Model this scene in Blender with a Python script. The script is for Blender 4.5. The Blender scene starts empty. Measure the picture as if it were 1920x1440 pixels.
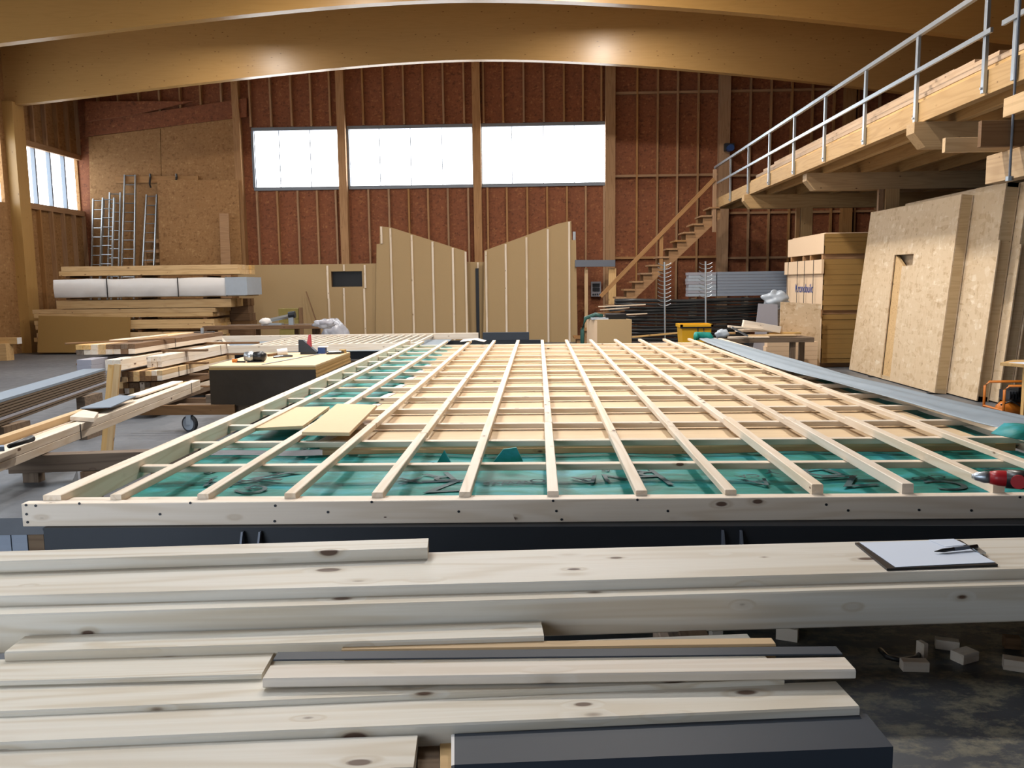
import bpy, math, random
from mathutils import Vector, Matrix
random.seed(7)
SC = bpy.context.scene
COL = SC.collection

# ---------------------------------------------------------------- camera
F, H = 1570.0, 1.75
PSI, TH, RHO = 0.0324086, 0.1194279, 0.012
_f = Vector((-math.sin(PSI)*math.cos(TH), math.cos(PSI)*math.cos(TH), -math.sin(TH)))
_r = Vector((math.cos(PSI), math.sin(PSI), 0))
_u = _r.cross(_f)
_c, _s = math.cos(RHO), math.sin(RHO)
CR, CU = _c*_r - _s*_u, _s*_r + _c*_u
cam = bpy.data.cameras.new('camera'); camo = bpy.data.objects.new('camera', cam); COL.objects.link(camo)
M = Matrix((CR, CU, -_f)).transposed().to_4x4(); M.translation = (0, 0, H)
camo.matrix_world = M
cam.sensor_width = 36; cam.lens = F/1920*36; cam.clip_end = 200; cam.clip_start = 0.05
SC.camera = camo

# ---------------------------------------------------------------- world, daylight, exposure
W = bpy.data.worlds.new('sky'); SC.world = W; W.use_nodes = True
bg = W.node_tree.nodes['Background']; bg.inputs[0].default_value = (0.62, 0.78, 1.0, 1); bg.inputs[1].default_value = 1.0
SC.view_settings.view_transform = 'Standard'; SC.view_settings.look = 'None'
SC.view_settings.exposure = 0.0; SC.view_settings.gamma = 1.0; SC.view_settings.use_curve_mapping = False
SC.cycles.use_denoising = True
SC.cycles.max_bounces = 8; SC.cycles.diffuse_bounces = 4

def area(name, loc, rot, sx, sy, power, col):
    l = bpy.data.lights.new(name, 'AREA'); l.shape = 'RECTANGLE'; l.size = sx; l.size_y = sy
    l.energy = power; l.color = col
    o = bpy.data.objects.new(name, l); COL.objects.link(o); o.location = loc; o.rotation_euler = rot
    return o
GATE_W = 330
area('added_gate_light', (-5.3, -2.0, 2.3), (math.radians(90), 0, 0), 4.6, 4.2, GATE_W, (0.84, 0.91, 1.0))   # area light standing in for daylight through an added, unseen near gate
WIN_E = 9.0          # panes of the far windows
SKY_E = 22.0         # added, unseen rooflight over the front bay
WIN_L = 5.5          # panes of the side windows, the nearer ones added
LAMP_W = 470         # hall lamps
LAMP_C = (1.0, 0.93, 0.85)

# ---------------------------------------------------------------- pixel <-> world helpers (1920x1440 frame)
def ray(px, py): return _f + CR*((px-960)/F) - CU*((py-720)/F)
O = Vector((0, 0, H))
def PZ(px, py, z): d = ray(px, py); return O + d*((z-H)/d.z)
def PY(px, py, y): d = ray(px, py); return O + d*(y/d.y)
def PX(px, py, x): d = ray(px, py); return O + d*(x/d.x)
def PP(px, py, p0, n): d = ray(px, py); return O + d*((p0-O).dot(n)/d.dot(n))
V = Vector

# ---------------------------------------------------------------- mesh helpers
class MB:
    def __init__(s): s.v = []; s.f = []
    def add(s, vs, fs):
        b = len(s.v); s.v += [tuple(v) for v in vs]; s.f += [tuple(i+b for i in f) for f in fs]; return s
    def box(s, x0, x1, y0, y1, z0, z1):
        return s.add([(x, y, z) for x in (x0, x1) for y in (y0, y1) for z in (z0, z1)],
                     [(0,1,3,2), (4,6,7,5), (0,4,5,1), (2,3,7,6), (0,2,6,4), (1,5,7,3)])
    def hexa(s, b, t):
        return s.add(list(b)+list(t), [(3,2,1,0), (4,5,6,7), (0,1,5,4), (1,2,6,5), (2,3,7,6), (3,0,4,7)])
    def prism(s, pts, d):
        n = len(pts); pts = [V(p) for p in pts]; d = V(d)
        return s.add(pts+[p+d for p in pts], [tuple(range(n))[::-1], tuple(range(n, 2*n))] + [(i, (i+1) % n, n+(i+1) % n, n+i) for i in range(n)])
    def tube(s, pts, r, n=8, cap=True):
        pts = [V(p) for p in pts]; b = len(s.v); N = len(pts)
        for i, p in enumerate(pts):
            t = (pts[min(i+1, N-1)]-pts[max(i-1, 0)]).normalized()
            u = t.cross(V((0, 0, 1)) if abs(t.z) < .9 else V((1, 0, 0))).normalized(); w = t.cross(u)
            rr = r[i] if isinstance(r, (list, tuple)) else r
            s.v += [tuple(p + (u*math.cos(2*math.pi*k/n)+w*math.sin(2*math.pi*k/n))*rr) for k in range(n)]
        for i in range(N-1):
            for k in range(n):
                s.f.append((b+i*n+k, b+i*n+(k+1) % n, b+(i+1)*n+(k+1) % n, b+(i+1)*n+k))
        if cap: s.f += [tuple(range(b, b+n))[::-1], tuple(range(b+(N-1)*n, b+N*n))]
        return s
    def grid(s, P):
        b = len(s.v); R, K = len(P), len(P[0])
        for row in P: s.v += [tuple(p) for p in row]
        for i in range(R-1):
            for j in range(K-1): s.f.append((b+i*K+j, b+i*K+j+1, b+(i+1)*K+j+1, b+(i+1)*K+j))
        return s
    def mesh(s, name, smooth=False):
        m = bpy.data.meshes.new(name); m.from_pydata(s.v, [], s.f); m.validate(); m.update()
        import bmesh
        bm = bmesh.new(); bm.from_mesh(m); bmesh.ops.recalc_face_normals(bm, faces=bm.faces); bm.to_mesh(m); bm.free()
        if smooth:
            m.polygons.foreach_set('use_smooth', [True]*len(m.polygons))
        return m

def obj(name, mb, mat, parent=None, Mx=None, smooth=False):
    me = mb.mesh(name, smooth) if isinstance(mb, MB) else mb
    o = bpy.data.objects.new(name, me); COL.objects.link(o)
    if mat is not None and not me.materials: me.materials.append(mat)
    elif mat is not None and me.materials[0] is not mat:
        o.material_slots[0].link = 'OBJECT'; o.material_slots[0].material = mat
    Mx = Mx or Matrix()
    if parent is not None:
        o.parent = parent; o.matrix_basis = WM[parent.name].inverted() @ Mx
    else: o.matrix_basis = Mx
    WM[o.name] = Mx
    return o
WM = {}
def tag(o, label, cat=None, group=None, kind=None):
    o['label'] = label
    if cat: o['category'] = cat
    if group: o['group'] = group
    if kind: o['kind'] = kind
    return o
def thing(name, label, cat, loc=(0, 0, 0), group=None, kind=None):
    o = bpy.data.objects.new(name, None); COL.objects.link(o); o.location = loc; o.empty_display_size = .1
    WM[o.name] = Matrix.Translation(loc)
    return tag(o, label, cat, group, kind)

CACHE = {}
def cbox(L, w, h, c, y0, z0):
    k = (round(L, 3), round(w, 3), round(h, 3), round(c, 4), round(y0, 3), round(z0, 3))
    if k in CACHE: return CACHE[k]
    c = min(c, w*.3, h*.3)
    if c > 0: ring = [(c, 0), (w-c, 0), (w, c), (w, h-c), (w-c, h), (c, h), (0, h-c), (0, c)]
    else: ring = [(0, 0), (w, 0), (w, h), (0, h)]
    n = len(ring)
    vs = [(x, y0+a, z0+b) for x in (0, L) for a, b in ring]
    fs = [tuple(range(n))[::-1], tuple(range(n, 2*n))]+[(i, (i+1) % n, n+(i+1) % n, n+i) for i in range(n)]
    m = MB().add(vs, fs).mesh('timber'); CACHE[k] = m
    return m
def frame(A, B, up=(0, 0, 1)):
    A, B, up = V(A), V(B), V(up); x = (B-A).normalized(); y = up.cross(x).normalized(); z = x.cross(y)
    Mx = Matrix((x, y, z)).transposed().to_4x4(); Mx.translation = A
    return Mx, (B-A).length
def beam(name, A, B, w, h, mat, parent=None, anchor='top', up=(0, 0, 1), c=.003, side=None):
    """timber from A to B; section w wide, h high, grain along local x; anchor top/c/bottom of the section"""
    Mx, L = frame(A, B, up)
    y0 = -w/2 if side is None else (0 if side > 0 else -w)
    z0 = {'top': -h, 'c': -h/2, 'bottom': 0}[anchor]
    m = cbox(L, w, h, c, y0, z0)
    if m.materials and m.materials[0] is not mat: m = m.copy(); m.materials.clear()
    return obj(name, m, mat, parent, Mx)
def timber_px(name, fl, fr, z, bk, bt, mat, e0=0, e1=0, h=None, w=None, parent=None, c=.004):
    """front top edge through two photo points on height z; width from a back edge point, height from a bottom point"""
    A, B = PZ(*fl, z), PZ(*fr, z); d = (B-A).normalized(); nrm = V((-d.y, d.x, 0))
    if w is None: w = (PZ(*bk, z)-A).dot(nrm)
    if h is None: h = z - PP(*bt, A, nrm).z
    return beam(name, A-d*e0, B+d*e1, w, h, mat, parent, 'top', side=1, c=c)

# ---------------------------------------------------------------- materials
def C(hx, a=1):
    v = [int(hx[i:i+2], 16)/255 for i in (0, 2, 4)]
    return tuple((x/12.92 if x <= .04045 else ((x+.055)/1.055)**2.4) for x in v)+(a,)
class NT:
    def __init__(s, name):
        s.m = bpy.data.materials.new(name); s.m.use_nodes = True; s.t = s.m.node_tree
        s.p = s.t.nodes['Principled BSDF']
    def n(s, typ, **kw):
        nd = s.t.nodes.new(typ)
        for k, v in kw.items():
            if k in nd.inputs if isinstance(k, str) else False: pass
            setattr(nd, k, v)
        return nd
    def set(s, sock, val):
        if hasattr(val, 'is_linked') or hasattr(val, 'links'): s.t.links.new(val, sock)
        else: sock.default_value = val
    def math(s, op, a, b=None, c=None, clamp=False):
        nd = s.n('ShaderNodeMath', operation=op, use_clamp=clamp)
        for i, v in enumerate((a, b, c)):
            if v is not None: s.set(nd.inputs[i], v)
        return nd.outputs[0]
    def vmath(s, op, a, b=None):
        nd = s.n('ShaderNodeVectorMath', operation=op)
        s.set(nd.inputs[0], a)
        if b is not None: s.set(nd.inputs[1], b)
        return nd.outputs[0] if op not in ('LENGTH', 'DISTANCE') else nd.outputs['Value']
    def noise(s, vec, scale, detail=3, rough=.55, dist=0):
        nd = s.n('ShaderNodeTexNoise'); s.set(nd.inputs['Vector'], vec); nd.inputs['Scale'].default_value = scale
        nd.inputs['Detail'].default_value = detail; nd.inputs['Roughness'].default_value = rough; nd.inputs['Distortion'].default_value = dist
        return nd.outputs['Fac']
    def voro(s, vec, scale, out='Distance', feature='F1'):
        nd = s.n('ShaderNodeTexVoronoi', feature=feature); s.set(nd.inputs['Vector'], vec); nd.inputs['Scale'].default_value = scale
        return nd.outputs[out]
    def ramp(s, fac, stops):
        nd = s.n('ShaderNodeValToRGB'); s.set(nd.inputs[0], fac); el = nd.color_ramp.elements
        while len(el) < len(stops): el.new(.5)
        for e, (p, c) in zip(el, stops): e.position = p; e.color = c
        return nd.outputs[0]
    def mix(s, fac, a, b, mode='MIX'):
        nd = s.n('ShaderNodeMix', data_type='RGBA', blend_type=mode)
        s.set(nd.inputs[0], fac); s.set(nd.inputs[6], a); s.set(nd.inputs[7], b)
        return nd.outputs[2]
    def coord(s, which='Object', scale=(1, 1, 1), rnd=0, rot=(0, 0, 0)):
        o = s.n('ShaderNodeTexCoord').outputs[which]
        if rnd:
            r = s.n('ShaderNodeObjectInfo').outputs['Random']
            cb = s.n('ShaderNodeCombineXYZ')
            for i, k in enumerate((17.3, 31.7, 23.9)): s.set(cb.inputs[i], s.math('MULTIPLY', r, k*rnd))
            o = s.vmath('ADD', o, cb.outputs[0])
        mp = s.n('ShaderNodeMapping'); s.set(mp.inputs[0], o); mp.inputs['Scale'].default_value = scale; mp.inputs['Rotation'].default_value = rot
        return mp.outputs[0]
    def rand(s): return s.n('ShaderNodeObjectInfo').outputs['Random']
    def bump(s, h, strength=.2, dist=.01):
        nd = s.n('ShaderNodeBump'); nd.inputs['Strength'].default_value = strength; nd.inputs['Distance'].default_value = dist
        s.set(nd.inputs['Height'], h); s.t.links.new(nd.outputs[0], s.p.inputs['Normal'])
    def done(s, col, rough=.6, metal=0, spec=None):
        s.set(s.p.inputs['Base Color'], col); s.set(s.p.inputs['Roughness'], rough); s.set(s.p.inputs['Metallic'], metal)
        if spec is not None: s.p.inputs['Specular IOR Level'].default_value = spec
        return s.m

def wood(name, light, dark, knot='4e2e1c', rough=.62, knots=1.0, var=.16, ring=1.0, spec=.3):
    t = NT(name)
    halo = 0.0
    base = t.coord(rnd=1)
    if knots:
        kn = t.n('ShaderNodeTexVoronoi', feature='F1'); t.set(kn.inputs['Vector'], t.coord(scale=(4.6, 10.5, 10.5), rnd=1)); kn.inputs['Scale'].default_value = 1.0
        d = kn.outputs['Distance']; sel = t.n('ShaderNodeSeparateColor'); t.set(sel.inputs[0], kn.outputs['Color'])
        size = t.math('MULTIPLY_ADD', sel.outputs[1], .15*knots, .06*knots)
        on_ = t.math('GREATER_THAN', sel.outputs[0], .35)
        halo = t.math('MULTIPLY', t.math('SUBTRACT', 1.0, t.math('DIVIDE', d, t.math('MULTIPLY', size, 2.1)), clamp=True), on_)
        core = t.math('MULTIPLY', t.math('MULTIPLY', t.math('SUBTRACT', 1.0, t.math('DIVIDE', d, size), clamp=True), 3.5, clamp=True), on_)
    wv = t.noise(t.coord(scale=(.45, 7, 7), rnd=1), 1.0, 2, .5, .3)
    ph = t.math('MULTIPLY', wv, 46.0)
    if knots: ph = t.math('ADD', ph, t.math('MULTIPLY', halo, 9.0))
    rg = t.math('MULTIPLY_ADD', t.math('SINE', ph), .5, .5)
    rg = t.math('POWER', rg, 2.2)
    fine = t.noise(t.coord(scale=(2.2, 130, 130), rnd=1), 1.0, 2)
    blot = t.noise(t.coord(scale=(1.0, 4, 4), rnd=1), 1.0, 2)
    col = t.mix(t.math('MULTIPLY', rg, .42*ring), C(light), C(dark))
    col = t.mix(t.math('MULTIPLY', fine, .35*ring), col, C(dark))
    col = t.mix(t.math('MULTIPLY', t.math('SUBTRACT', blot, .3, clamp=True), .7, clamp=True), col, C(light))
    if knots:
        col = t.mix(t.math('MULTIPLY', halo, .5), col, t_mid(dark, knot, .35))
        col = t.mix(t.math('MULTIPLY', core, .9), col, C(knot))
    hv = t.n('ShaderNodeHueSaturation'); t.set(hv.inputs['Color'], col)
    r = t.rand()
    t.set(hv.inputs['Value'], t.math('MULTIPLY_ADD', r, var, 1-var/2))
    r2 = t.math('FRACT', t.math('MULTIPLY', r, 13.7)); t.set(hv.inputs['Saturation'], t.math('MULTIPLY_ADD', r2, var*1.6, 1-var*.8))
    t.bump(fine, .1, .003)
    return t.done(hv.outputs[0], rough, 0, spec)
def t_mid(a, b, k):
    a, b = C(a), C(b); return tuple(a[i]*(1-k)+b[i]*k for i in range(4))
def osb(name, tones, scale=1.0, rough=.7, mottled=.5):
    t = NT(name); cols = []
    for rot, sc in (((.2, .3, .5), (28, 9, 28)), ((.9, .1, 1.9), (9, 30, 26)), ((.4, .8, 1.1), (22, 22, 8))):
        cols.append(t.voro(t.coord(scale=tuple(k*scale for k in sc), rnd=1, rot=rot), 1.0, 'Color'))
    def grey(c): return t.vmath('DOT_PRODUCT', c, (.4, .35, .25))
    nd = []
    for c in cols:
        v = t.n('ShaderNodeVectorMath', operation='DOT_PRODUCT'); t.set(v.inputs[0], c); v.inputs[1].default_value = (.5, .3, .2); nd.append(v.outputs['Value'])
    f = t.math('ADD', t.math('MULTIPLY', nd[0], .45), t.math('ADD', t.math('MULTIPLY', nd[1], .35), t.math('MULTIPLY', nd[2], .2)))
    col = t.ramp(f, [(.25, C(tones[0])), (.45, C(tones[1])), (.6, C(tones[1])), (.78, C(tones[2]))])
    big = t.noise(t.coord(scale=(1, 1, 1), rnd=1), .9, 3)
    col = t.mix(t.math('MULTIPLY', t.math('SUBTRACT', big, .35, clamp=True), mottled*2.2, clamp=True), col, C(tones[3]))
    sp = t.voro(t.coord(scale=(9, 9, 5), rnd=1), 1.0)
    col = t.mix(t.math('MULTIPLY', t.math('SUBTRACT', .12, sp, clamp=True), 7.0, clamp=True), col, C(tones[4]))
    t.bump(f, .15, .004)
    return t.done(col, rough, 0, .25)
def plain(name, col, rough=.6, metal=0, nscale=6, amt=.12, col2=None, spec=None, bump=0, stretch=(1, 1, 1), rndv=0):
    t = NT(name); n = t.noise(t.coord(scale=stretch, rnd=1), nscale, 4)
    c2 = C(col2) if col2 else tuple(x*.55 for x in C(col)[:3])+(1,)
    out = t.mix(t.math('MULTIPLY', n, amt*2, clamp=True), C(col), c2)
    if rndv:
        hv = t.n('ShaderNodeHueSaturation'); t.set(hv.inputs['Color'], out); t.set(hv.inputs['Value'], t.math('MULTIPLY_ADD', t.rand(), rndv, 1-rndv/2)); out = hv.outputs[0]
    if bump: t.bump(n, bump, .01)
    return t.done(out, rough, metal, spec)
def emit(name, col, k):
    t = NT(name); t.p.inputs['Emission Color'].default_value = col; t.p.inputs['Emission Strength'].default_value = k
    return t.done((.8, .8, .8, 1), .6)

WHITE = wood('spruce_pale', 'e6ddd0', 'c9b498', rough=.55)
FRAMEW = wood('spruce_frame', 'e2d5c4', 'c2aa8a', rough=.55, knots=.7)
FORE = wood('spruce_foreground', 'deDad0', 'bcac92', knot='4a2c1a', rough=.5, knots=1.0, var=.12, ring=1.35)
WARM = wood('spruce_warm', 'cfae7e', 'a37e4c', rough=.6, knots=.7)
BROWN = wood('aged_brown_timber', '7d5f42', '553a24', rough=.7, knots=.5)
DUSTY = wood('stained_trestle_wood', '7c6a58', '3c2c22', rough=.8, knots=.6)
STUD = wood('stud_timber', 'a8835e', '7c5a3a', rough=.65, knots=.4)
GLU = wood('glulam', 'b08c58', '9c7846', knot='5e3514', rough=.36, knots=.6, var=.06, ring=.6, spec=.45)
DECK = wood('deck_timber', 'b99a6e', '927048', rough=.6, knots=.5)
STUDL = wood('element_frame_timber', 'c6b08e', 'a28a66', rough=.65, knots=.6)
DECKB = wood('deck_stored_board', 'bfa68c', '9a8064', rough=.6, knots=.4)
OSBW = osb('osb_wall_aged', ('643c28', '855136', 'a06e48', '704532', '3c271c'), .8)
OSBL = osb('osb_left_wall', ('7c5a36', '98724a', 'ae8a5c', '8a6640', '4e3520'), .8)
OSBN = osb('osb_light', ('b49c7c', 'ccb79a', 'ddcfb8', 'c2a988', '6a5238'), .6)
FIBRE = plain('fibreboard', 'a88f68', .8, 0, 40, .08)
FIBRE_D = plain('fibreboard_brown', '96743e', .8, 0, 40, .08)
MDF = plain('mdf_sheet', 'd8bc94', .7, 0, 30, .08)
CHIP = plain('chipboard_edge', 'bd9a5f', .85, 0, 60, .25)
PALECARD = plain('pale_pack_face', 'dcc0a0', .75, 0, 25, .06)
SHEET = wood('plywood_sheet', 'd6be9a', 'c4a67e', rough=.6, knots=0, var=.05)
ANTH = plain('anthracite_paint', '39404a', .5, .0, 8, .15, spec=.25)
ANTHL = plain('grey_sheet_metal', '6d7480', .42, .35, 5, .12, spec=.5)
STEEL = plain('dark_steel', '2a2f36', .5, .3, 9, .2)
GALV = plain('galvanised_steel', 'b9c3cc', .34, .85, 14, .2)
ALU = plain('aluminium', 'b4bcc2', .35, .8, 12, .15)
BLACK = plain('black_plastic', '1b1c1e', .35, 0, 6, .2, spec=.5)
BLACKR = plain('black_pipe', '26282a', .38, .1, 6, .3, spec=.5, rndv=.5)
WRAP = plain('white_wrap', 'dcdad8', .38, 0, 3, .1, col2='b8b6b8', spec=.5, bump=.3)
FILM = plain('dark_stretch_film', '3a3024', .3, 0, 4, .3, col2='1c1712', spec=.22, bump=.4)
BAG = plain('clear_plastic_bag', 'b9bcc4', .25, 0, 9, .4, col2='84889a', spec=.6, bump=.5)
YEL = plain('yellow_plastic', 'd9a520', .45, 0, 5, .15)
YELI = plain('yellow_insulation', '8f8148', .9, 0, 12, .3)
RED = plain('red_plastic', 'a81c24', .35, 0, 5, .1)
ORANGE = plain('orange_paint', 'c4701e', .4, 0, 9, .15)
PAPER = plain('paper', 'd6e0f0', .8, 0, 8, .04)
BLUEP = plain('blue_plastic', '1c3f78', .5, 0, 5, .1)
LBLUE = plain('pale_blue_film', 'a9b4c0', .3, 0, 6, .2)
GREYB = plain('grey_facade_board', '9a9aa4', .6, 0, 5, .06)
GREYW = plain('grey_weathered_board', '8d97a6', .7, 0, 6, .2, stretch=(.4, 6, 6))
GREEN = plain('dark_green_hose', '1f4a42', .5, 0, 5, .1)
SLATE = plain('slate_blue_sheet', '7d8a98', .5, .1, 5, .15)
PANEL_S = plain('stacked_sheet_edges', '6a5a48', .55, .1, 5, .25, stretch=(.3, 20, 20), rndv=.5)
INK = plain('print_ink', '1a4248', .6, 0, 5, .1)
INKB = plain('blue_print_ink', '2c4a9a', .6, 0, 5, .1)
PANE = emit('daylight_pane', (.93, .97, 1.0, 1), WIN_E)
PANE_L = emit('daylight_pane_side', (.86, .94, 1.0, 1), WIN_L)
FRAME_M = plain('window_frame_metal', '77808c', .5, .2, 5, .1)
RUBBER = plain('rubber_tyre', '4a4c50', .7, 0, 5, .1)

def membrane():
    t = NT('teal_membrane')
    n = t.noise(t.coord(scale=(1.2, 2.5, 1), rnd=0), 2.2, 4, .6, .8)
    col = t.ramp(n, [(.3, C('0b564e')), (.5, C('127a70')), (.72, C('2f97a4'))])
    t.bump(n, .35, .03)
    return t.done(col, .5, 0, .25)
TEAL = membrane()
GREYMEM = plain('grey_membrane_back', '8c9aa6', .6, 0, 5, .25, bump=.6)
def concrete():
    t = NT('concrete_floor')
    co = t.coord()
    n1 = t.noise(co, .55, 5, .6, .4); n2 = t.noise(co, 7, 5, .65); n3 = t.noise(co, 45, 3)
    col = t.ramp(n1, [(.3, C('565a60')), (.55, C('6a6e74')), (.75, C('7c7f82'))])
    col = t.mix(t.math('MULTIPLY', n2, .5), col, C('4c4e52'))
    # sawdust lying around the cutting place
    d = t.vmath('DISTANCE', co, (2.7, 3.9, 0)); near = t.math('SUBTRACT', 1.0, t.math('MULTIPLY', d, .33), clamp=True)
    sd = t.math('MULTIPLY', t.math('SUBTRACT', t.noise(t.coord(scale=(1, 1.6, 1)), 5.5, 7, .75), .47, clamp=True), 8.0, clamp=True)
    sd = t.math('MULTIPLY', t.math('MULTIPLY', sd, near, clamp=True), t.math('MULTIPLY_ADD', n3, .8, .4), clamp=True)
    floor_shade = t.math('MULTIPLY', near, t.math('SUBTRACT', 1.3, n2, clamp=True), clamp=True)  # shade below the lattice panel, darkened into the floor colour
    col = t.mix(t.math('MULTIPLY', floor_shade, .9), col, C('1e1f20'))
    col = t.mix(t.math('MULTIPLY', sd, .8), col, C('a8a184'))
    t.bump(n2, .15, .01)
    return t.done(col, t.math('MULTIPLY_ADD', n2, .3, .32), 0, .4)
CONC = concrete()
def text_mesh(txt, size):
    cu = bpy.data.curves.new('print', 'FONT'); cu.body = txt; cu.size = size; cu.extrude = .0006; cu.align_x = 'CENTER'; cu.align_y = 'CENTER'
    o = bpy.data.objects.new('tmp', cu); COL.objects.link(o)
    dg = bpy.context.evaluated_depsgraph_get(); me = bpy.data.meshes.new_from_object(o.evaluated_get(dg))
    bpy.data.objects.remove(o); me.materials.clear()
    return me

# ================================================================ THE SETTING
YW, XL, XR, YB = 26.3, -14.3, 13.5, -2.2       # far wall, left wall, right wall, near wall
def S(o, label=None):
    o['kind'] = 'structure'
    if label: o['label'] = label
    return o
S(obj('floor', MB().box(XL-1, XR+.5, YB-6, YW+.5, -.2, 0), CONC), 'grey concrete hall floor with sawdust near the front')

# arch line of the glulam beams (x, z of the underside)
ARCH = [(-14.8, 6.60), (-14.07, 6.67), (-12.07, 6.87), (-8.66, 7.19), (-5.29, 7.48), (-2.91, 7.61), (-1.49, 7.63), (-.74, 7.61), (1.89, 7.45), (3.85, 7.27), (6.08, 7.02), (8.03, 6.77), (9.14, 6.62), (13.6, 6.02)]
def arch(x):
    for (x0, z0), (x1, z1) in zip(ARCH, ARCH[1:]):
        if x0 <= x <= x1: return z0+(z1-z0)*(x-x0)/(x1-x0)
    return ARCH[0][1] if x < 0 else ARCH[-1][1]
XS = [-14.8+i*(28.3/64) for i in range(65)]
def asm(x): return sum(arch(min(max(x+k*.5, -14.8), 13.6)) for k in (-3, -2, -1, 0, 1, 2, 3))/7
AZ = [asm(x) for x in XS]
def ybeam(y, label):
    mb = MB()
    for y0, off, dep in ((y, 0, 1.75), ):
        P = []
        for x, z in zip(XS, AZ): P.append([(x, y0-.11, z), (x, y0-.11, z+dep), (x, y0+.11, z+dep), (x, y0+.11, z), (x, y0-.11, z)])
        mb.grid(P)
    o = S(obj('ceiling_beam', mb, GLU), label)
    # glue-laminated layers along the face
    for k in range(1, 9):
        pass
    return o
for y, lb in ((22.95, 'far arched glulam roof beam above the windows'), (18.25, 'near arched glulam roof beam at the top of the picture'), (13.5, 'arched glulam roof beam above the timber frame'), (8.7, 'arched glulam roof beam over the middle bay'), (3.9, 'arched glulam roof beam over the front bay')):
    ybeam(y, lb)
mb = MB(); mb.grid([[(x, y, z+1.75) for y in (YB-.5, YW+.4)] for x, z in zip(XS, AZ)]); mb.grid([[(x, y, z+1.95) for y in (YB-.5, YW+.4)] for x, z in zip(XS, AZ)])
S(obj('ceiling', mb, STUD), 'curved timber roof deck')

# ---- far wall with three window openings
WZ0, WZ1 = 4.80, 6.50
wx = [(PY(a, 300, YW).x, PY(b, 300, YW).x) for a, b in ((478, 641), (656, 886), (904, 1137))]
mb = MB()
mb.box(XL-.5, XR+.5, YW, YW+.2, 0, WZ0); mb.box(XL-.5, XR+.5, YW, YW+.2, WZ1, 9.7)
xs = [XL-.5]+[v for p in wx for v in p]+[XR+.5]
for i in range(0, len(xs), 2): mb.box(xs[i], xs[i+1], YW, YW+.2, WZ0, WZ1)
wall = S(obj('wall_far', mb, OSBW), 'far hall wall sheathed in reddish OSB between timber studs')
def stud(px, z0, z1, w=.055, d=.12, mat=STUD, name='stud', y=YW, ref=400):
    x = PY(px, ref, YW).x
    return beam(name, (x, y, z0), (x, y, z1), w, d, mat, wall, 'bottom', up=(0, -1, 0), c=0)
lowx = [485, 523, 561, 597, 632, 693, 731, 768, 804, 841, 879, 915, 951, 989, 1026, 1063, 1098, 1132]
for p in lowx:
    stud(p, 0, WZ0-.12)
    if p not in (731+999,): stud(p-5, WZ1+.12, 9.6)
for p in (1193, 1231, 1268, 1306, 1402, 1440, 1478, 1516, 1556, 1600, 1640): stud(p, 0, 9.6)
for p in (200, 238, 276, 314, 352, 390, 428): stud(p, 6.6, 9.6)
for p, w in ((648, .24), (897, .24), (1143, .30), (1353, .32), (456, .2), (1583, .3)): stud(p, 0, 9.6, w, .26, STUD, 'column')
for a, b, py in ((1152, 1345, 176), (1362, 1560, 172), (1152, 1345, 331), (1362, 1640, 330), (1152, 1345, 484), (1362, 1640, 484), (1362, 1640, 400)):
    A, B = PY(a, py, YW), PY(b, py, YW); B.z = A.z
    beam('noggin', (A.x, YW, A.z), (B.x, YW, A.z), .07, .1, STUD, wall, 'bottom', up=(0, -1, 0), c=0)
# ---- OSB clad corner at the left end of the far wall
def poly_y(name, pts, y, th, mat, parent=None, zmin=None):
    P = [PY(px, py, y) for px, py in pts]
    if zmin is not None:
        for q in P:
            if q.z < zmin[0]: q.z = zmin[1]
    return obj(name, MB().prism(P, (0, th, 0)), mat, parent)
poly_y('cladding_panel', [(166, 500), (166, 257), (300, 240), (300, 500)], 26.16, .05, OSBL, wall, (3, 0))
poly_y('cladding_panel', [(301, 500), (301, 240), (438, 221), (447, 500)], 26.16, .05, OSBL, wall, (3, 0))
poly_y('cladding_panel', [(160, 256), (160, 229), (462, 184), (462, 219)], 26.12, .08, OSBW, wall)
poly_y('cladding_panel', [(160, 228), (160, 190), (360, 190), (250, 215)], 26.0, .08, OSBW, wall)

# ---- windows of the far wall
for wi, ((x0, x1), marks) in enumerate(zip(wx, ((524, 582), (712, 770, 829), (960, 1019, 1077)))):
    w = thing('window_%d' % (wi+1), 'bright strip window of %d panes in the far wall, %s' % (len(marks)+1, ('left', 'middle', 'right')[wi]), 'window', ((x0+x1)/2, YW, WZ0), kind='structure')
    fm = MB()
    for a in ((x0-.05, x1+.05, WZ0-.1, WZ0), (x0-.05, x1+.05, WZ1, WZ1+.1), (x0-.07, x0, WZ0, WZ1), (x1, x1+.07, WZ0, WZ1)): fm.box(a[0], a[1], YW-.06, YW+.12, a[2], a[3])
    obj('window_frame', fm, FRAME_M, w)
    e = [x0]+[PY(p, 300, YW).x for p in marks]+[x1]
    for a, b in zip(e, e[1:]): obj('pane', MB().box(a+.004, b-.004, YW+.06, YW+.08, WZ0, WZ1), PANE, w)
    for a in e[1:-1]: obj('mullion', MB().box(a-.012, a+.012, YW+.035, YW+.058, WZ0, WZ1), FRAME_M, w)

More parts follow.
